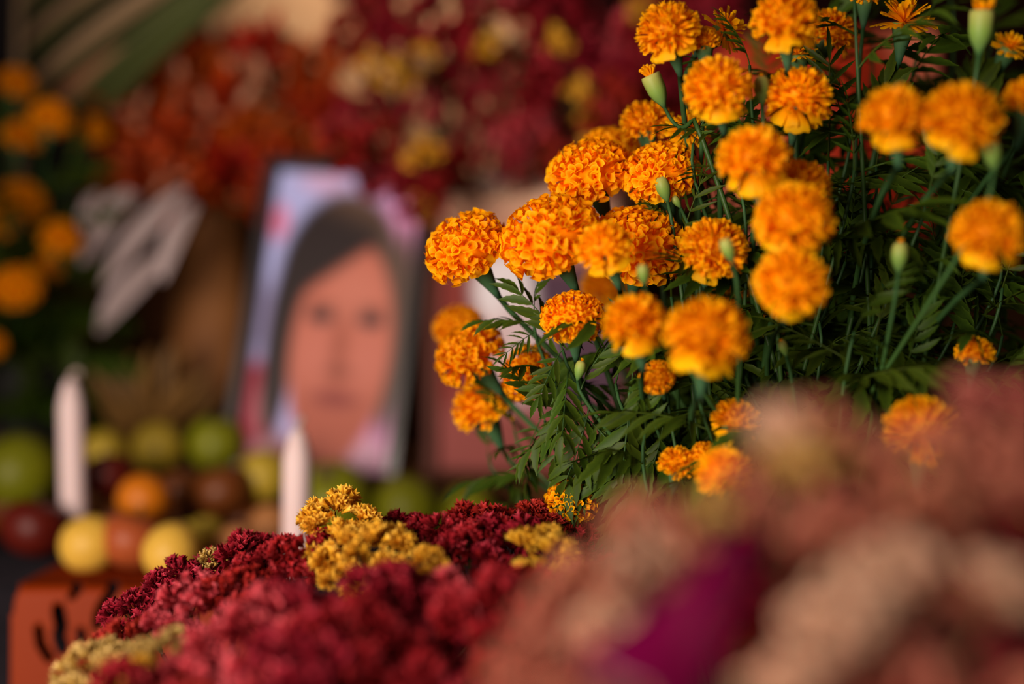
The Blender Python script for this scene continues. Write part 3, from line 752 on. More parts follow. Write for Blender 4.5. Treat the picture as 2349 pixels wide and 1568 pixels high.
while n < 64 and tries < 6000:
    tries += 1
    x = rng.uniform(210, 1460); y0 = edge_y(x); y = rng.uniform(y0 + 28, 1660)
    dep = y - y0; m = 68 if dep < 90 else 104
    if not far(x, y, used, m) or any(math.hypot((x - a) / 1.5, y - b) < w for a, b, w in ((1060, 1480, 52), (690, 1335, 34), (1215, 1420, 40), (430, 1440, 26))): continue
    used.append((x, y)); n += 1
    d = .915 - .205 * min(1, dep / 260) + rng.uniform(-.03, .03) * (dep > 90)
    if dep < 45: d = .915 + rng.uniform(-.02, .012)
    s = rng.uniform(.70, .98) if dep < 90 else rng.uniform(.85, 1.1)
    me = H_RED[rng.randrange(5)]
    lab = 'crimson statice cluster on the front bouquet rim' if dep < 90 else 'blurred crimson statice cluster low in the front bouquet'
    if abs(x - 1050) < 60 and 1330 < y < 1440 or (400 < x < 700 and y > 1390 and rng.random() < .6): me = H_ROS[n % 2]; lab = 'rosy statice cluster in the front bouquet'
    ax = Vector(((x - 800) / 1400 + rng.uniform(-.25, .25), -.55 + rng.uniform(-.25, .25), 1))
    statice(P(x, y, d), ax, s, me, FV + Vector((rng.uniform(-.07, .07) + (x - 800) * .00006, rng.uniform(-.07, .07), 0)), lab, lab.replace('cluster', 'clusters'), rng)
    if me in H_ROS: ROSY.append((list(WM)[-1].parent, x, y))
    if me in H_RED: (RIM if dep < 90 else BODY).append((list(WM)[-1].parent, x, y))
in_rows(ROSY, 'brighter rosy statice cluster, {} of the {} ones in the front bouquet', ['rosy'])
in_rows(RIM, 'crimson statice cluster on the front bouquet rim, {} at {}', ['back', 'front'])
in_rows(BODY, 'blurred crimson statice cluster, {} in front bouquet {} row', ['upper', 'middle', 'bottom'])
bucket('flower_bucket', FV, .115, FV.z - LOW - .0005, M_BUCKET, 'dark bucket holding the crimson statice bouquet')

# upper bunch behind, red with yellow
UV = Vector((P(1090, 0, 1.64).x, 1.64, 1.06))
rng = random.Random(21); used = []; YL = []
ysp = [(1120, 110), (1275, 98), (890, 170), (970, 350), (1325, 210), (1358, 285), (975, 475), (1460, 20), (850, 140), (930, 175), (985, 120)]
for i, (x, y) in enumerate(ysp):
    used.append((x, y))
    d = 1.42 if i < 8 else 1.46
    statice(P(x, y, d), Vector((rng.uniform(-.4, .4), -.9, .5)), rng.uniform(.55, .80), BIG_YEL[i % 3], UV + Vector((rng.uniform(-.04, .04), rng.uniform(-.03, .03), 0)), 'yellow tuft in the blurred crimson bunch above the photographs', 'yellow tufts of the upper bunch', rng)
    YL.append((list(WM)[-1].parent, x, y))
in_rows(YL, 'yellow tuft, {} of the {} ones in the blurred crimson upper bunch', ['upper', 'middle', 'lower'])
n = 0; tries = 0; UP = []; UPP = []
poly_ok = lambda x, y: (x > 775 + max(0, (150 - y)) * .15) and x < 1660 and y > -120 and (y < 415 if x < 1050 else y < 395) and not (x < 850 and y > 360)
while n < 74 and tries < 9000:
    tries += 1
    x = rng.uniform(790, 1650); y = rng.uniform(-110, 410)
    if not poly_ok(x, y) or not far(x, y, used, 62): continue
    used.append((x, y)); n += 1
    d = 1.47 + rng.uniform(-.07, .10)
    pk = rng.random() < .34
    lab = 'rosy tuft in the blurred crimson bunch above the photographs' if pk else 'crimson tuft of the blurred upper bunch above the photographs'
    statice(P(x, y, d), Vector((rng.uniform(-.7, .7), -.8, rng.uniform(-.2, .8))), rng.uniform(.75, 1.05), (BIG_PNK[n % 2] if pk else BIG_RED[n % 5]), UV + Vector((rng.uniform(-.04, .04), rng.uniform(-.03, .03), 0)), lab, lab + ' group', rng)
    (UPP if pk else UP).append((list(WM)[-1].parent, x, y))
in_rows(UP, 'crimson tuft, {} in the {} row of the blurred upper bunch', ['top', 'second', 'third', 'fourth', 'lowest'])
in_rows(UPP, 'rosy tuft, {} of the {} rosy ones in the blurred upper bunch', ['upper', 'lower'])
DRP = []
for (x, y) in [(985, 440), (960, 480), (930, 420)]:
    statice(P(x, y, 1.42), Vector((rng.uniform(-.3, .3), -.9, .2)), .6, BIG_RED[x % 5], UV, 'crimson tuft drooping between the two photographs', 'drooping crimson tufts', rng)
    DRP.append((list(WM)[-1].parent, x, y))
in_rows(DRP, 'crimson tuft drooping between the two photographs, {} of the {}', ['three'])
bucket('clay_vase', UV, .07, UV.z - STEP - .0005, M_CLAY, 'clay vase behind the second photograph holding the upper crimson bunch')

# pink bunch close to the camera
PV = Vector((0.095, 0.50, 0.77))
rng = random.Random(33); used = []; PK = {}
pts = [(1850, 1040, .50, 'C'), (1810, 985, .51, 'B'), (1880, 985, .51, 'P'), (1475, 1262, .53, 'B'), (1490, 1195, .54, 'P'), (1390, 1440, .52, 'B'), (1270, 1410, .54, 'P'), (1560, 1235, .54, 'P'), (1660, 1150, .54, 'C'),
       (2045, 1290, .48, 'B'), (1960, 1365, .48, 'B'), (1880, 1440, .48, 'B'), (1925, 1200, .50, 'P'), (2110, 1075, .50, 'P'), (2300, 1060, .50, 'P'), (2315, 1335, .48, 'B'), (2200, 1320, .50, 'P'), (2310, 960, .52, 'P'),
       (1800, 1560, .47, 'B'), (2040, 1510, .50, 'P'), (1220, 1530, .52, 'P'), (1330, 1340, .55, 'P'), (1330, 1540, .51, 'P'), (1480, 1370, .54, 'P'), (1640, 1240, .55, 'R'), (1600, 1330, .55, 'P'), (1760, 1230, .55, 'R'), (1420, 1330, .55, 'P'),
       (1780, 1110, .54, 'P'), (1950, 1090, .54, 'R'), (2210, 1190, .54, 'R'), (2140, 1430, .53, 'R'), (1760, 1350, .55, 'R'), (1730, 1460, .54, 'R'), (2260, 1500, .52, 'R'), (1960, 1600, .50, 'R'), (2150, 1580, .51, 'R'), (2220, 1000, .54, 'P'), (1440, 1580, .51, 'P'), (2345, 1190, .53, 'R'), (2080, 1210, .55, 'R'), (1850, 1310, .55, 'R'), (2320, 1620, .50, 'P'), (2000, 1180, .56, 'R')]
for (x, y, d, c) in pts:
    me = {'B': H_BLU, 'P': H_PNK, 'R': H_RED, 'C': H_CRM}[c][rng.randrange(2)]
    lab = {'B': 'pale blush statice cluster in the very blurred foreground bunch', 'P': 'dusky pink statice cluster in the very blurred foreground bunch', 'R': 'dark red statice cluster deep in the blurred foreground bunch', 'C': 'yellowish statice cluster at the edge of the blurred foreground bunch'}[c]
    ax = Vector(((x - 1900) / 1500 + rng.uniform(-.25, .25), -.5 + rng.uniform(-.2, .3), 1))
    statice(P(x, y, d), ax, (.50 if c in 'BC' else rng.uniform(.60, .78)), me, PV + Vector((rng.uniform(-.04, .04), rng.uniform(-.03, .03), 0)), lab, lab.replace('cluster', 'clusters'), rng, rise=.05)
    PK.setdefault(c, []).append((list(WM)[-1].parent, x, y))
in_rows(PK['C'], 'yellowish statice cluster, {} of the {} ones in the blurred foreground bunch', ['two'])
for c, w in (('B', 'pale blush'), ('P', 'dusky pink'), ('R', 'dark red')): in_rows(PK[c], w + ' statice cluster, {} of the {} ones in blurred foreground bunch', ['upper', 'middle', 'lower'])
bucket('flower_bucket', PV, .075, PV.z - LOW - .0005, M_BUCKET, 'dark bucket holding the pink foreground bunch')
# magenta wrapping paper of that bunch: a folded sheet standing up between the clusters
def sheet(name, corners, bow, mat, label, cat, nu=16, nv=24, thick=.0004, wav=.002, seed=1):
    r = random.Random(seed); a, b, c, e = corners; V = []; T = []
    n = (b - a).cross(e - a).normalized(); p1, p2 = r.uniform(0, 6), r.uniform(0, 6)
    for i in range(nu + 1):
        for j in range(nv + 1):
            u, v = i / nu, j / nv
            q = a * (1 - u) * (1 - v) + b * u * (1 - v) + c * u * v + e * (1 - u) * v
            q = q + n * (bow * math.sin(math.pi * u) + wav * math.sin(7 * v + p1 + 3 * u) + wav * .6 * math.sin(13 * u + p2))
            V.append(tuple(q)); T.append(.5 + .5 * math.sin(5 * u + 3 * v))
    mb = MB(); mb.add(V, grid_faces(nu, nv), T)
    o = tag(put(name, mb.mesh(name, mat)), label, cat)
    s = o.modifiers.new('thickness', 'SOLIDIFY'); s.thickness = thick
    return o
sheet('wrapping_paper', (P(1310, 1530, .485), P(1580, 1660, .46), P(1745, 1250, .49), P(1690, 1225, .50)), .006, M_MAGENTA, 'magenta wrapping paper standing up among the blurred pink flowers', 'paper')

# ------------------------------------------------------------------ framed photographs
def mixc(a, b, t): return tuple(x + (y - x) * t for x, y in zip(a, b))
def sm(e0, e1, x):
    t = max(0.0, min(1.0, (x - e0) / (e1 - e0))); return t * t * (3 - 2 * t)
def ell(u, v, cu, cv, ru, rv, soft=.25):
    q = math.hypot((u - cu) / ru, (v - cv) / rv); return 1 - sm(1 - soft, 1 + soft, q)
def portrait(u, v):
    """u left to right, v top to bottom"""
    lav = srgb(186, 190, 250); pink = srgb(226, 150, 205); rose = srgb(160, 40, 66)
    c = mixc(lav, pink, sm(.45, .95, u + .1 * v))
    c = mixc(c, srgb(238, 176, 210), .6 * ell(u, v, .33, .03, .16, .035, .6))
    c = mixc(c, srgb(238, 110, 150), .85 * ell(u, v, .055, .18, .06, .06, .5))
    c = mixc(c, srgb(130, 118, 158), .8 * ell(u, v, .02, .52, .12, .13, .5))
    c = mixc(c, rose, sm(.62, .70, v) * (1 - sm(.2, .3, u)))
    c = mixc(c, srgb(205, 160, 165), .8 * ell(u, v, .14, .79, .055, .09, .5))
    c = mixc(c, srgb(185, 150, 165), .8 * ell(u, v, .22, .96, .12, .05, .5))
    # shoulders and clothes
    c = mixc(c, srgb(132, 66, 44), ell(u, v, .52, 1.03, .40, .14, .3))
    c = mixc(c, srgb(206, 158, 184), .9 * ell(u, v, .86, .97, .13, .09, .35))
    # hair
    hair = mixc(srgb(112, 82, 64), srgb(36, 20, 22), sm(.02, .22, v + .18 * (.6 - u)))
    hair = mixc(hair, srgb(98, 76, 66), sm(.70, .82, u) * .9)
    h = max(ell(u, v, .52, .37, .42, .315, .10), ell(u, v, .185, .58, .105, .34, .14), ell(u, v, .92, .52, .10, .36, .25))
    c = mixc(c, hair, h)
    # face
    f = ell(u, v, .59, .60, .335, .385, .09)
    fringe = sm(-.03, .03, (v - .235) - (.72 - u) * .42) if u < .72 else sm(-.03, .03, (v - .235) - (u - .72) * .5)
    skin = mixc(srgb(200, 112, 92), srgb(166, 80, 60), sm(.55, .95, v))
    skin = mixc(skin, srgb(216, 132, 114), .6 * ell(u, v, .64, .40, .2, .10, .7))
    skin = mixc(skin, srgb(212, 126, 112), .45 * (ell(u, v, .42, .63, .13, .10, .8) + ell(u, v, .78, .63, .11, .10, .8)))
    c = mixc(c, skin, f * fringe)
    for eu in (.43, .765):
        c = mixc(c, srgb(52, 36, 42), .95 * ell(u, v, eu, .49, .085, .027, .5))
        c = mixc(c, srgb(120, 64, 50), .6 * ell(u, v, eu, .452, .10, .012, .6))
    c = mixc(c, srgb(140, 66, 48), .6 * ell(u, v, .58, .59, .05, .11, .8))
    c = mixc(c, srgb(118, 52, 40), .6 * ell(u, v, .60, .675, .09, .02, .7))
    c = mixc(c, srgb(128, 44, 46), .85 * ell(u, v, .60, .765, .15, .026, .6))
    return tuple(q * .95 for q in c)
def second_photo(u, v):
    c = mixc(srgb(246, 196, 166), srgb(226, 146, 120), sm(.0, .25, v))
    c = mixc(c, srgb(142, 60, 54), sm(.16, .26, v) * (1 - sm(.22, .32, u)))
    c = mixc(c, srgb(92, 66, 84), sm(.2, .32, v) * sm(.30, .5, u))
    c = mixc(c, srgb(250, 242, 250), ell(u, v, .37, .37, .17, .14, .3))
    c = mixc(c, srgb(226, 200, 206), ell(u, v, .46, .60, .15, .20, .4))
    c = mixc(c, srgb(160, 84, 80), sm(.72, .84, v))
    return c
def framed(BL, BR, TL, wf, depth, fmat, fn, name, label, nx=70, ny=110, wtop=None, side=None):
    ux = (BR - BL); W = ux.length; ux = ux.normalized()
    uy = (TL - BL); uy = (uy - ux * uy.dot(ux)); Hh = uy.length; uy = uy.normalized()
    uz = ux.cross(uy)                       # towards the viewer
    if uz.y > 0: uz = -uz
    M = Matrix((ux, uy, uz)).transposed().to_4x4(); M.translation = BL
    t = thing(name, BL + ux * W / 2 - uy * wf, label, 'photo frame')
    V = []; C = []; T = []
    for i in range(nx + 1):
        for j in range(ny + 1):
            u, v = i / nx, j / ny
            V.append((u * W, (1 - v) * Hh, 0)); C.append((*fn(u, v), 1)); T.append(0)
    mb = MB(); mb.add(V, grid_faces(nx, ny), T); me = mb.mesh('print', M_PRINT)
    at = me.color_attributes.new('print', 'FLOAT_COLOR', 'POINT'); at.data.foreach_set('color', np.array(C, np.float32).ravel())
    put('photo_print', me, M, t)
    mb = MB(); box(mb, -wf * .6, W + wf * .6, -wf * .6, Hh + wf * .6, -.006, -.001); put('backing', mb.mesh('backing', M_BACKING), M, t)
    g = .0005
    for (x0, x1, y0, y1) in ((-wf, 0, -wf, Hh + wf), (W, W + wf, -wf, Hh + wf), (g, W - g, Hh, Hh + (wtop or wf)), (g, W - g, -wf, 0)):
        mb = MB(); box(mb, x0, x1, y0, y1, -depth * .6, depth * .4); o = put('frame_bar', mb.mesh('frame_bar', fmat if y0 > 0 or side is None else side, False), M, t)
        b = o.modifiers.new('edge', 'BEVEL'); b.width = .0015; b.segments = 2
    # prop leg at the back so that it stands
    mb = MB(); box(mb, W * .45, W * .55, -wf, Hh * .6, -.010, -.007); put('prop_leg', mb.mesh('prop_leg', M_BACKING, False), M @ Matrix.Translation((0, Hh * .6, -.004)) @ Matrix.Rotation(math.radians(14), 4, 'X') @ Matrix.Translation((0, -Hh * .6, 0)), t)
    return t
framed(P(540, 1055, 1.515), P(884, 1092, 1.490), P(597, 388, 1.575), .014, .030, M_FRAME, portrait, 'portrait_photo', 'black-framed portrait photograph of a dark-haired woman behind the right candle')
framed(P(1000, 1075, 1.50), P(1420, 1080, 1.53), P(1010, 425, 1.56), .012, .02, M_GREYFR, second_photo, 'framed_photo', 'second photograph in a thin reddish frame behind the marigolds', side=M_REDWOOD)

# ------------------------------------------------------------------ candles
def candle(px, top, d, w, lean, label, wick):
    x = P(px, top, d); R = w / 2 * d / F; h = x.z - TAB
    t = thing('candle', (x.x - lean * h, d, TAB), label, 'candle', 'pale taper candles')
    M = frame((lean, 0, 1), (x.x - lean * h, d, TAB + .0005))
    mb = MB(); pr = [(R * .98, 0)] + [(R, (h - .04) * i / 8) for i in range(1, 8)] + [(R, h - .027), (R * .95, h - .022), (R * .80, h - .014), (R * .60, h - .006), (R * .42, h - .001), (R * .2, h)]
    lathe(mb, pr, 28); put('wax_body', mb.mesh('wax_body', M_WAX), M, t)
    mb = MB(); tube(mb, [Vector(p) * .001 + Vector((0, 0, h)) for p in wick], [.0030, .0027, .0026, .0028, .0022][:len(wick)], 7)
    put('wick', mb.mesh('wick', M_WICK), M, t)
candle(162, 872, 1.34, 58, -.022, 'taller pale unlit candle with a bent wick among the fruit at left', [(0, 0, -2), (1, 0, 4), (4, 0, 8), (8, 0, 8), (9, 0, 4)])
candle(683, 985, 1.21, 66, .012, 'pale unlit candle in front of the portrait photograph', [(0, 0, -2), (1, 0, 4), (3, 0, 8), (4, 0, 11)])

# ------------------------------------------------------------------ fruit
def fruit_mat(name, c1, c2, c3, scale=26):
    m, nt, out = nodes_of(name); L = nt.links.new
    p = nt.nodes.new('ShaderNodeBsdfPrincipled'); L(p.outputs[0], out.inputs[0])
    p.inputs['Roughness'].default_value = .42; p.inputs['Specular IOR Level'].default_value = .22
    tc = nt.nodes.new('ShaderNodeTexCoord'); mp = nt.nodes.new('ShaderNodeMapping'); mp.inputs['Scale'].default_value = (1, 1, .35)
    L(tc.outputs['Object'], mp.inputs[0]); nz = nt.nodes.new('ShaderNodeTexNoise'); nz.inputs['Scale'].default_value = scale; nz.inputs['Detail'].default_value = 3
    L(mp.outputs[0], nz.inputs[0]); r = ramp(nt, [(.35, c1), (.52, c2), (.70, c3)]); L(nz.outputs[0], r.inputs[0]); L(r.outputs[0], p.inputs['Base Color'])
    return m
FM = {'green': fruit_mat('green_fruit_skin', (.10, .115, .004), (.17, .18, .005), (.27, .23, .008)),
      'darkred': fruit_mat('dark_red_skin', (.050, .003, .002), (.085, .006, .003), (.14, .012, .005)),
      'red': fruit_mat('blush_red_skin', (.20, .030, .008), (.34, .065, .018), (.46, .13, .035)),
      'yellow': fruit_mat('yellow_skin', (.48, .27, .030), (.66, .38, .05), (.74, .45, .08)),
      'olive': fruit_mat('olive_yellow_skin', (.26, .20, .012), (.42, .29, .025), (.55, .33, .05)),
      'brown': fruit_mat('russet_skin', (.085, .020, .004), (.14, .036, .006), (.20, .055, .010)),
      'peach': fruit_mat('peach_skin', (.45, .16, .05), (.58, .22, .09), (.55, .34, .06)),
      'orange': fruit_mat('orange_skin', (.45, .11, .003), (.52, .14, .004), (.56, .17, .005))}
def fruit_mesh(kind, mat):
    mb = MB(); pr = []
    for i in range(17):
        a = math.pi * i / 16; q = math.sin(a); z = -math.cos(a)
        if kind == 'apple':
            r = q * (1 + .06 * z); zz = z * .90 - .20 * (1 - q) ** 2.2 * (1 if z > 0 else -.55)
        elif kind == 'guava': r = q * (1 - .05 * z); zz = z * 1.06 + (.06 if i == 16 else 0)
        else: r = q; zz = z * .96 - .05 * (q < .2) * (z > 0)
        pr.append((max(r, .006), zz))
    lathe(mb, pr, 28, None, 0, 1, .012 if kind == 'apple' else 0, 5 if kind == 'apple' else 0)
    return mb.mesh(kind, mat)
FMESH = {}
mb = MB(); tube(mb, [(0, 0, .55), (.03, 0, .8), (.10, .03, 1.08)], [.05, .04, .06], 6); FSTEM = mb.mesh('stalk', M_DRYSTEM)
mb = MB(); lathe(mb, [(.16, .98), (.20, 1.06), (.12, 1.10), (.05, 1.06)], 10, None, 0, 1, .25, 5); FCROWN = mb.mesh('blossom_end', M_DRYSTEM)
def fruit(px, py, r, d, kind, col, label, name=None, z=None):
    R = r * d / F; c = P(px, py, d)
    if z is not None: c.z = z + R * (.93 if kind == 'apple' else 1.0)
    rr = random.Random(int(px * 3 + py)); key = (kind, col)
    if key not in FMESH: FMESH[key] = fruit_mesh(kind, FM[col])
    ax = Vector((rr.uniform(-.35, .35), rr.uniform(-.4, .4), 1)) if kind == 'apple' else Vector((rr.uniform(-.9, .9), rr.uniform(-.9, .9), .6))
    M = frame(ax, c, rr.uniform(0, 6), R)
    t = thing(name or kind, c - Vector((0, 0, R)), label, 'fruit', 'fruit offerings')
    put('flesh', FMESH[key], M, t)
    put('stalk', FSTEM, M, t) if kind == 'apple' else put('blossom_end', FCROWN, M, t)
    return t
Fr = fruit
Fr(80, 1196, 78, 1.31, 'apple', 'darkred', 'large dark red apple left of the taller candle', z=TAB)
Fr(40, 1082, 92, 1.43, 'citrus', 'green', 'green citrus behind the dark red apple at the left edge', 'citrus_fruit')
Fr(30, 1200, 70, 1.43, 'apple', 'brown', 'russet apple under the green citrus at the left edge', z=TAB)
Fr(206, 1238, 66, 1.235, 'guava', 'yellow', 'yellow guava in front of the taller candle', z=TAB)
Fr(303, 1256, 76, 1.24, 'apple', 'red', 'blush red apple right of the yellow guava', z=TAB)
Fr(392, 1282, 64, 1.20, 'guava', 'yellow', 'bright yellow guava nearest the crimson bouquet', z=TAB)
Fr(436, 1232, 52, 1.27, 'guava', 'olive', 'dull yellow guava behind the brightest guava', z=TAB)
Fr(240, 1022, 50, 1.50, 'guava', 'olive', 'small golden guava beside the taller candle at the back', z=STEP)
Fr(364, 1022, 58, 1.51, 'guava', 'olive', 'golden guava at the back of the fruit, left of the green citrus', z=STEP)
Fr(250, 1092, 60, 1.40, 'apple', 'darkred', 'dark red apple right of the taller candle in the pile')
Fr(255, 1195, 62, 1.41, 'apple', 'brown', 'russet apple under the dark red apple in the pile', z=TAB)
Fr(330, 1145, 62, 1.31, 'citrus', 'orange', 'bright orange tangerine in the middle of the fruit pile', 'tangerine')
Fr(365, 1220, 55, 1.32, 'apple', 'brown', 'russet apple under the bright tangerine', z=TAB)
Fr(415, 1128, 58, 1.42, 'apple', 'brown', 'russet apple right of the bright tangerine', z=None)
Fr(420, 1200, 58, 1.41, 'apple', 'brown', 'russet apple half buried in the fruit pile', z=TAB)
Fr(496, 1046, 66, 1.51, 'citrus', 'green', 'green citrus just left of the portrait frame', 'citrus_fruit', z=STEP)
Fr(510, 1128, 70, 1.38, 'apple', 'brown', 'large russet apple below the green citrus', z=None)
Fr(560, 1210, 60, 1.40, 'apple', 'brown', 'russet apple hidden low beside the right candle', z=TAB)
Fr(470, 1188, 46, 1.33, 'guava', 'olive', 'yellow guava touching the peach in the pile', z=TAB)
Fr(540, 1212, 46, 1.28, 'guava', 'peach', 'peach-coloured guava above the bouquet rim', 'guava', z=TAB)
Fr(606, 1092, 62, 1.41, 'citrus', 'olive', 'golden citrus left of the right candle', 'citrus_fruit')
Fr(618, 1175, 50, 1.38, 'guava', 'peach', 'small peach-coloured guava beside the right candle', 'guava', z=TAB)
Fr(765, 1142, 92, 1.43, 'citrus', 'green', 'yellow-green citrus under the portrait right of the candle', 'citrus_fruit', z=TAB)
Fr(932, 1160, 76, 1.43, 'citrus', 'green', 'green citrus in front of the portrait frame corner', 'citrus_fruit', z=TAB)
Fr(1075, 1170, 66, 1.43, 'citrus', 'green', 'green citrus at the right end of the fruit row', 'citrus_fruit', z=TAB)

# ------------------------------------------------------------------ orange cut-paper banner over the table edge
def seg(px, py, pts, w):
    best = 1e9
    for (a, b), (c, e) in zip(pts, pts[1:]):
        dx, dy = c - a, e - b; t = max(0, min(1, ((px - a) * dx + (py - b) * dy) / (dx * dx + dy * dy)))
        best = min(best, math.hypot(px - a - t * dx, py - b - t * dy))
    return best < w
HOLES = [([(88, 1440), (92, 1475), (112, 1505)], 9), ([(132, 1395), (140, 1430), (134, 1455), (142, 1482)], 12), ([(163, 1362), (178, 1342)], 8), ([(184, 1445), (186, 1462)], 9),
         ([(262, 1342), (240, 1375), (226, 1405), (222, 1428)], 10), ([(300, 1400), (318, 1440), (312, 1480)], 10), ([(360, 1400), (372, 1450)], 10), ([(250, 1500), (285, 1525)], 9), ([(430, 1380), (415, 1440), (430, 1490)], 11),
         ([(60, 1610), (90, 1640)], 10), ([(180, 1600), (230, 1615)], 10), ([(330, 1590), (380, 1620)], 10), ([(470, 1560), (480, 1620)], 10), ([(540, 1420), (530, 1500)], 11)]
YE = 1.148
def banner():
    nx, ny = 190, 170; x0, x1 = P(30, 0, YE).x, P(640, 0, YE).x; L1 = .135; L2 = .33
    V = []; T = []; keep = []; px = {}
    for j in range(ny + 1):
        s = (L1 + L2) * j / ny
        for i in range(nx + 1):
            x = x0 + (x1 - x0) * i / nx
            q = (s - L1) / .012
            if s < L1: p = Vector((x, YE + L1 - s, TAB + .0018 + .0012 * math.sin(30 * x)))
            else: p = Vector((x + .006 * (s - L1), YE - .004 - .02 * (s - L1) - .006 * (s - L1) / L2 * math.sin(28 * x), TAB - (s - L1)))
            V.append(tuple(p)); T.append(.5 + .3 * math.sin(11 * x + 5 * s))
            px[(j, i)] = ((p.x / p.y) * F + 1174.5, (CAMZ - p.z) / p.y * F + 784, s)
    Fc = []
    for j in range(ny):
        for i in range(nx):
            a, b, s = px[(j, i)]
            ax, ay = a - 40, b - 1290
            if b < 1400 and a < 130 and math.hypot((a - 130) / 100, (b - 1400) / 108) > 1: continue
            if s > L1 + L2 - .03 - .018 * math.sin((a - 14) / 626 * math.pi * 5) : continue
            if any(seg(a, b, pp, w * 1.3) for pp, w in HOLES): continue
            Fc.append((j * (nx + 1) + i, j * (nx + 1) + i + 1, (j + 1) * (nx + 1) + i + 1, (j + 1) * (nx + 1) + i))
    mb = MB(); mb.add(V, Fc, T)
    o = tag(put('cut_paper_banner', mb.mesh('cut_paper_banner', M_PAPER)), 'orange cut-out tissue paper banner hanging over the table edge', 'paper banner')
    s = o.modifiers.new('thickness', 'SOLIDIFY'); s.thickness = .0003
banner()

# ------------------------------------------------------------------ left background
# palm frond
def strip(mb, a, b, w, nrm, bow=.02, n=10, fold=.35):
    a, b = Vector(a), Vector(b); y = (b - a); Ln = y.length; M = basis(y, nrm, a)
    V = []; T = []; Fc = []
    for i in range(n + 1):
        u = i / n; ww = w * (math.sin(math.pi * (.10 + .88 * u)) ** .7) ; z = -bow * 4 * u * (1 - u) * -1
        V += [(-ww / 2, u * Ln, z + fold * ww * .5), (0, u * Ln, z), (ww / 2, u * Ln, z + fold * ww * .5)]; T += [.9, .2, .9]
    for i in range(n):
        k = i * 3; Fc += [(k, k + 1, k + 4, k + 3), (k + 1, k + 2, k + 5, k + 4)]
    mb.add(V, Fc, T, M)
t = thing('palm_frond', P(40, 420, 1.62), 'arching palm frond with striped tan and green leaflets at upper left', 'palm leaf')
mb = MB(); tube(mb, bez(P(45, 420, 1.62), P(40, 250, 1.60), P(40, 50, 1.58), P(55, -250, 1.60), 12), [.007 - .0003 * i for i in range(13)], 8); put('midrib', mb.mesh('midrib', M_PALMDRY), None, t)
for i, (x0, y0, x1, y1, w, m) in enumerate([(52, 20, 200, -90, 30, 0), (50, 110, 330, -70, 40, 0), (55, 150, 420, -110, 30, 1), (60, 215, 520, -110, 52, 0), (70, 240, 560, -90, 40, 1), (90, 262, 470, 40, 46, 2), (120, 290, 620, -120, 44, 1), (170, 300, 600, -60, 70, 1), (60, -10, 150, -130, 30, 0), (235, 255, 540, -20, 60, 1), (48, 60, 260, -90, 26, 1)]):
    mb = MB(); d = 1.60 + .012 * (i % 3); strip(mb, P(x0, y0, d), P(x1, y1, d - .05), w * d / F, Vector((-.35, -1, .25)), .012)
    put('leaflet', mb.mesh('leaflet', (M_PALMDRY, M_PALM, M_TAN)[m]), None, t)

# clay jar with rust-coloured dried flowers
JX = P(490, 0, 1.72).x
mb = MB(); zt = P(0, 470, 1.72).z
lathe(mb, [(.030, 0), (.040, .004), (.050, .05), (.053, .11), (.047, .18), (.036, .24), (.034, zt - STEP - .012), (.040, zt - STEP), (.036, zt - STEP), (.030, zt - STEP - .015)], 32)
tag(put('clay_jar', mb.mesh('clay_jar', M_CLAY), Matrix.Translation((JX, 1.72, STEP + .0005))), 'tall brown clay jar left of the portrait', 'jar')
def bract_head(seed, mat, n=22, L=.034, W=.016):
    r = random.Random(seed); mb = MB(); G = [petal_blade(r, L * r.uniform(.8, 1.2), W * r.uniform(.8, 1.2), .4, .25, 5, 4, 0, 'oval', .06) for _ in range(5)]
    for i in range(n):
        th, ph, pos, nrm = on_dome(i, n, math.radians(115), 1, r, .3)
        mb.add(*G[r.randrange(5)], frame((nrm + Vector((r.gauss(0, .3), r.gauss(0, .3), r.gauss(0, .3)))), nrm * .008, r.uniform(0, 6), r.uniform(.8, 1.2)))
    return mb.mesh('bracts', mat)
RUSTH = [bract_head(500 + i, M_RUST) for i in range(4)]; TANH = [bract_head(520 + i, M_TAN, 4, .042, .020) for i in range(3)]
rng = random.Random(41); used = []; JM = Vector((JX, 1.72, zt - .01)); TN = []
def dried(x, y, d, me, s, lab, grp, nm='dried_flower'):
    c = P(x, y, d); b = JM + Vector((rng.uniform(-.015, .015), rng.uniform(-.015, .015), 0)); ax = Vector((rng.uniform(-.5, .5), -.8, rng.uniform(-.1, .8))).normalized()
    t = thing(nm, b, lab, 'flower', grp); put('bracts', me, frame(ax, c, rng.uniform(0, 6), s), t, 'stuff')
    mb = MB(); tube(mb, bez(c, c - ax * .04, b + Vector((0, 0, .06)), b, 8), [.0018] * 9, 5); put('stem', mb.mesh('stem', M_TWIG), None, t)
for (x, y) in [(415, 190), (555, 165), (595, 190), (310, 265), (475, 265), (380, 400)]:
    used.append((x, y)); dried(x, y, 1.60, TANH[(x + y) % 3], rng.uniform(.5, .65), 'pale tan petals among the rust-coloured dried flowers', 'pale tan dried petals'); TN.append((list(WM)[-1].parent, x, y))
in_rows(TN, 'pale tan petals, {} of the {} ones among the rust-red dried flowers', ['upper', 'middle', 'lower'])
n = 0; RU = []
for _ in range(5000):
    if n >= 46: break
    x, y = rng.uniform(250, 780), rng.uniform(80, 470)
    if y < 80 + abs(x - 600) * .35 or y > 480 - max(0, x - 560) * .55 and x > 560 or (x < 380 and y > 470) or not far(x, y, used, 46): continue
    used.append((x, y)); n += 1
    dried(x, y, 1.66 + rng.uniform(-.05, .05), RUSTH[n % 4], rng.uniform(.8, 1.15), 'rust-red dried flower head left above the portrait', 'rust-red dried flowers'); RU.append((list(WM)[-1].parent, x, y))
in_rows(RU, 'rust-red dried flower head, {} in the {} row above the clay jar', ['top', 'second', 'third', 'fourth', 'lowest'])

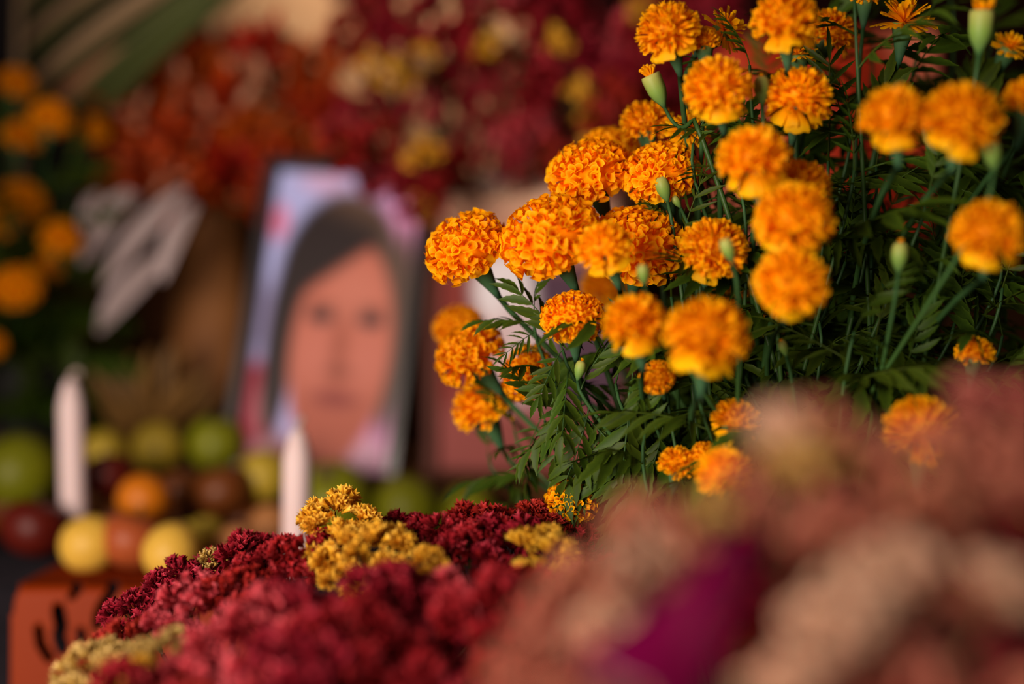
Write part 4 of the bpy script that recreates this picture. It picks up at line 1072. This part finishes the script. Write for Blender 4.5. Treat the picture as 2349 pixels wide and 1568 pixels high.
# pale husks hanging below the rust flowers
t = thing('husk_spray', P(430, 440, 1.56), 'spray of whitish dried husk leaves hanging below the rust-red flowers', 'dried leaves')
for (x0, y0, x1, y1, w) in [(305, 440, 190, 605, 84), (225, 440, 200, 560, 44), (425, 435, 235, 655, 58), (446, 470, 374, 645, 56), (378, 592, 226, 762, 80)]:
    mb = MB(); strip(mb, P(x0, y0, 1.56), P(x1, y1, 1.53), w * 1.55 / F, Vector((-.4, -1, .3)), .008, 10, .25); put('husk', mb.mesh('husk', M_HUSK), None, t)
mb = MB(); tube(mb, bez(P(430, 400, 1.6), P(430, 440, 1.57), P(390, 520, 1.57), P(365, 610, 1.56), 8), [.002] * 9, 6); put('stalk', mb.mesh('stalk', M_TWIG), None, t)

# dry brown leaves between the husks and the fruit
t = thing('dry_leaf_bundle', P(350, 1010, 1.62), 'bundle of dry brown leaves behind the golden guavas', 'dried leaves')
for i, (x1, y1) in enumerate([(210, 850), (255, 830), (300, 815), (345, 800), (390, 790), (430, 800), (480, 850), (500, 900), (230, 900), (280, 870), (330, 850), (380, 840), (440, 870)]):
    mb = MB(); strip(mb, P(345 + (i % 5 - 2) * 16, 1020, 1.60), P(x1, y1, 1.56 + .02 * (i % 3)), 46 * 1.58 / F, Vector((rng.uniform(-.4, .2), -1, .3)), .01, 9, .3); put('dry_leaf', mb.mesh('dry_leaf', M_DRY), None, t)

# marigolds at the far left in their own vase
LV = Vector((P(60, 0, 1.62).x, 1.62, .98))
for i, (x, y, w, d, k, lab) in enumerate([(38, 190, 84, 1.5, 'B', 'topmost blurred marigold at the far left by the palm'), (118, 268, 92, 1.5, 'B', 'blurred marigold below the topmost one at far left'), (50, 312, 84, 1.5, 'B', 'blurred marigold hanging at the far left under the palm'), (212, 296, 70, 1.56, 'B', 'dim blurred marigold against the rust-red flowers'),
                                 (48, 462, 112, 1.52, 'B', 'blurred orange marigold at the left edge, mid height'), (140, 545, 88, 1.5, 'B', 'blurred marigold touching the pale husks'), (112, 612, 64, 1.54, 'B', 'dim marigold between two brighter ones at far left'), (38, 655, 104, 1.46, 'P', 'roundest blurred marigold at the left edge'), (-22, 790, 70, 1.46, 'B', 'marigold cut by the left edge low down'), (5, 500, 90, 1.55, 'B', 'dim marigold behind the mid-height one at the left edge')]):
    A(x, y, w, d, k, (.25, .65, .7), lab, 'marigolds at the far left', base=LV + Vector(((i % 3 - 1) * .02, (i % 2) * .02, 0)), var=i, bend=.03)
FL = []
for i, (x, y) in enumerate([(60, 700), (130, 740), (20, 820), (150, 830), (90, 880), (40, 930), (160, 920), (100, 960), (110, 380), (160, 420), (20, 560), (90, 560), (30, 380), (130, 660), (180, 700)]):
    t = S(x, y, 1.53 + .02 * (i % 4), 'dark leafy stem under the marigolds at the far left', 6, .075, False, 90 + i, base=LV + Vector(((i % 4 - 1.5) * .018, 0, -.0)) if y < 690 else LV + Vector(((i % 4 - 1.5) * .018, -.02, -.06)), group='leafy stems at the far left', gap=.016); FL.append((t, x, y))
in_rows(FL, 'dark leafy stem at the far left, {} in the {} row of leaves', ['top', 'second', 'third', 'lowest'])
bucket('clay_vase', LV, .06, LV.z - STEP - .0005, M_BUCKET, 'dark vase at the far left holding marigolds')

# red tissue paper hanging behind the marigold bunch
tp = sheet('tissue_paper', (P(1600, 640, 1.46), P(2130, 620, 1.46), P(2160, 60, 1.46), P(1640, 90, 1.46)), .02, M_REDPAPER, 'red tissue paper hanging behind the marigold bunch', 'paper', 40, 40, .0004, .012, 4)
for (x, y) in ((1660, 92), (2140, 64)):
    mb = MB(); c = P(x, y, 1.46); tube(mb, [c - Vector((0, 0, .004)), c + Vector((0, 0, .5)), Vector((c.x, c.y, 2.6))], [.0008] * 3, 5); put('string', mb.mesh('string', M_TWIG), None, tp)
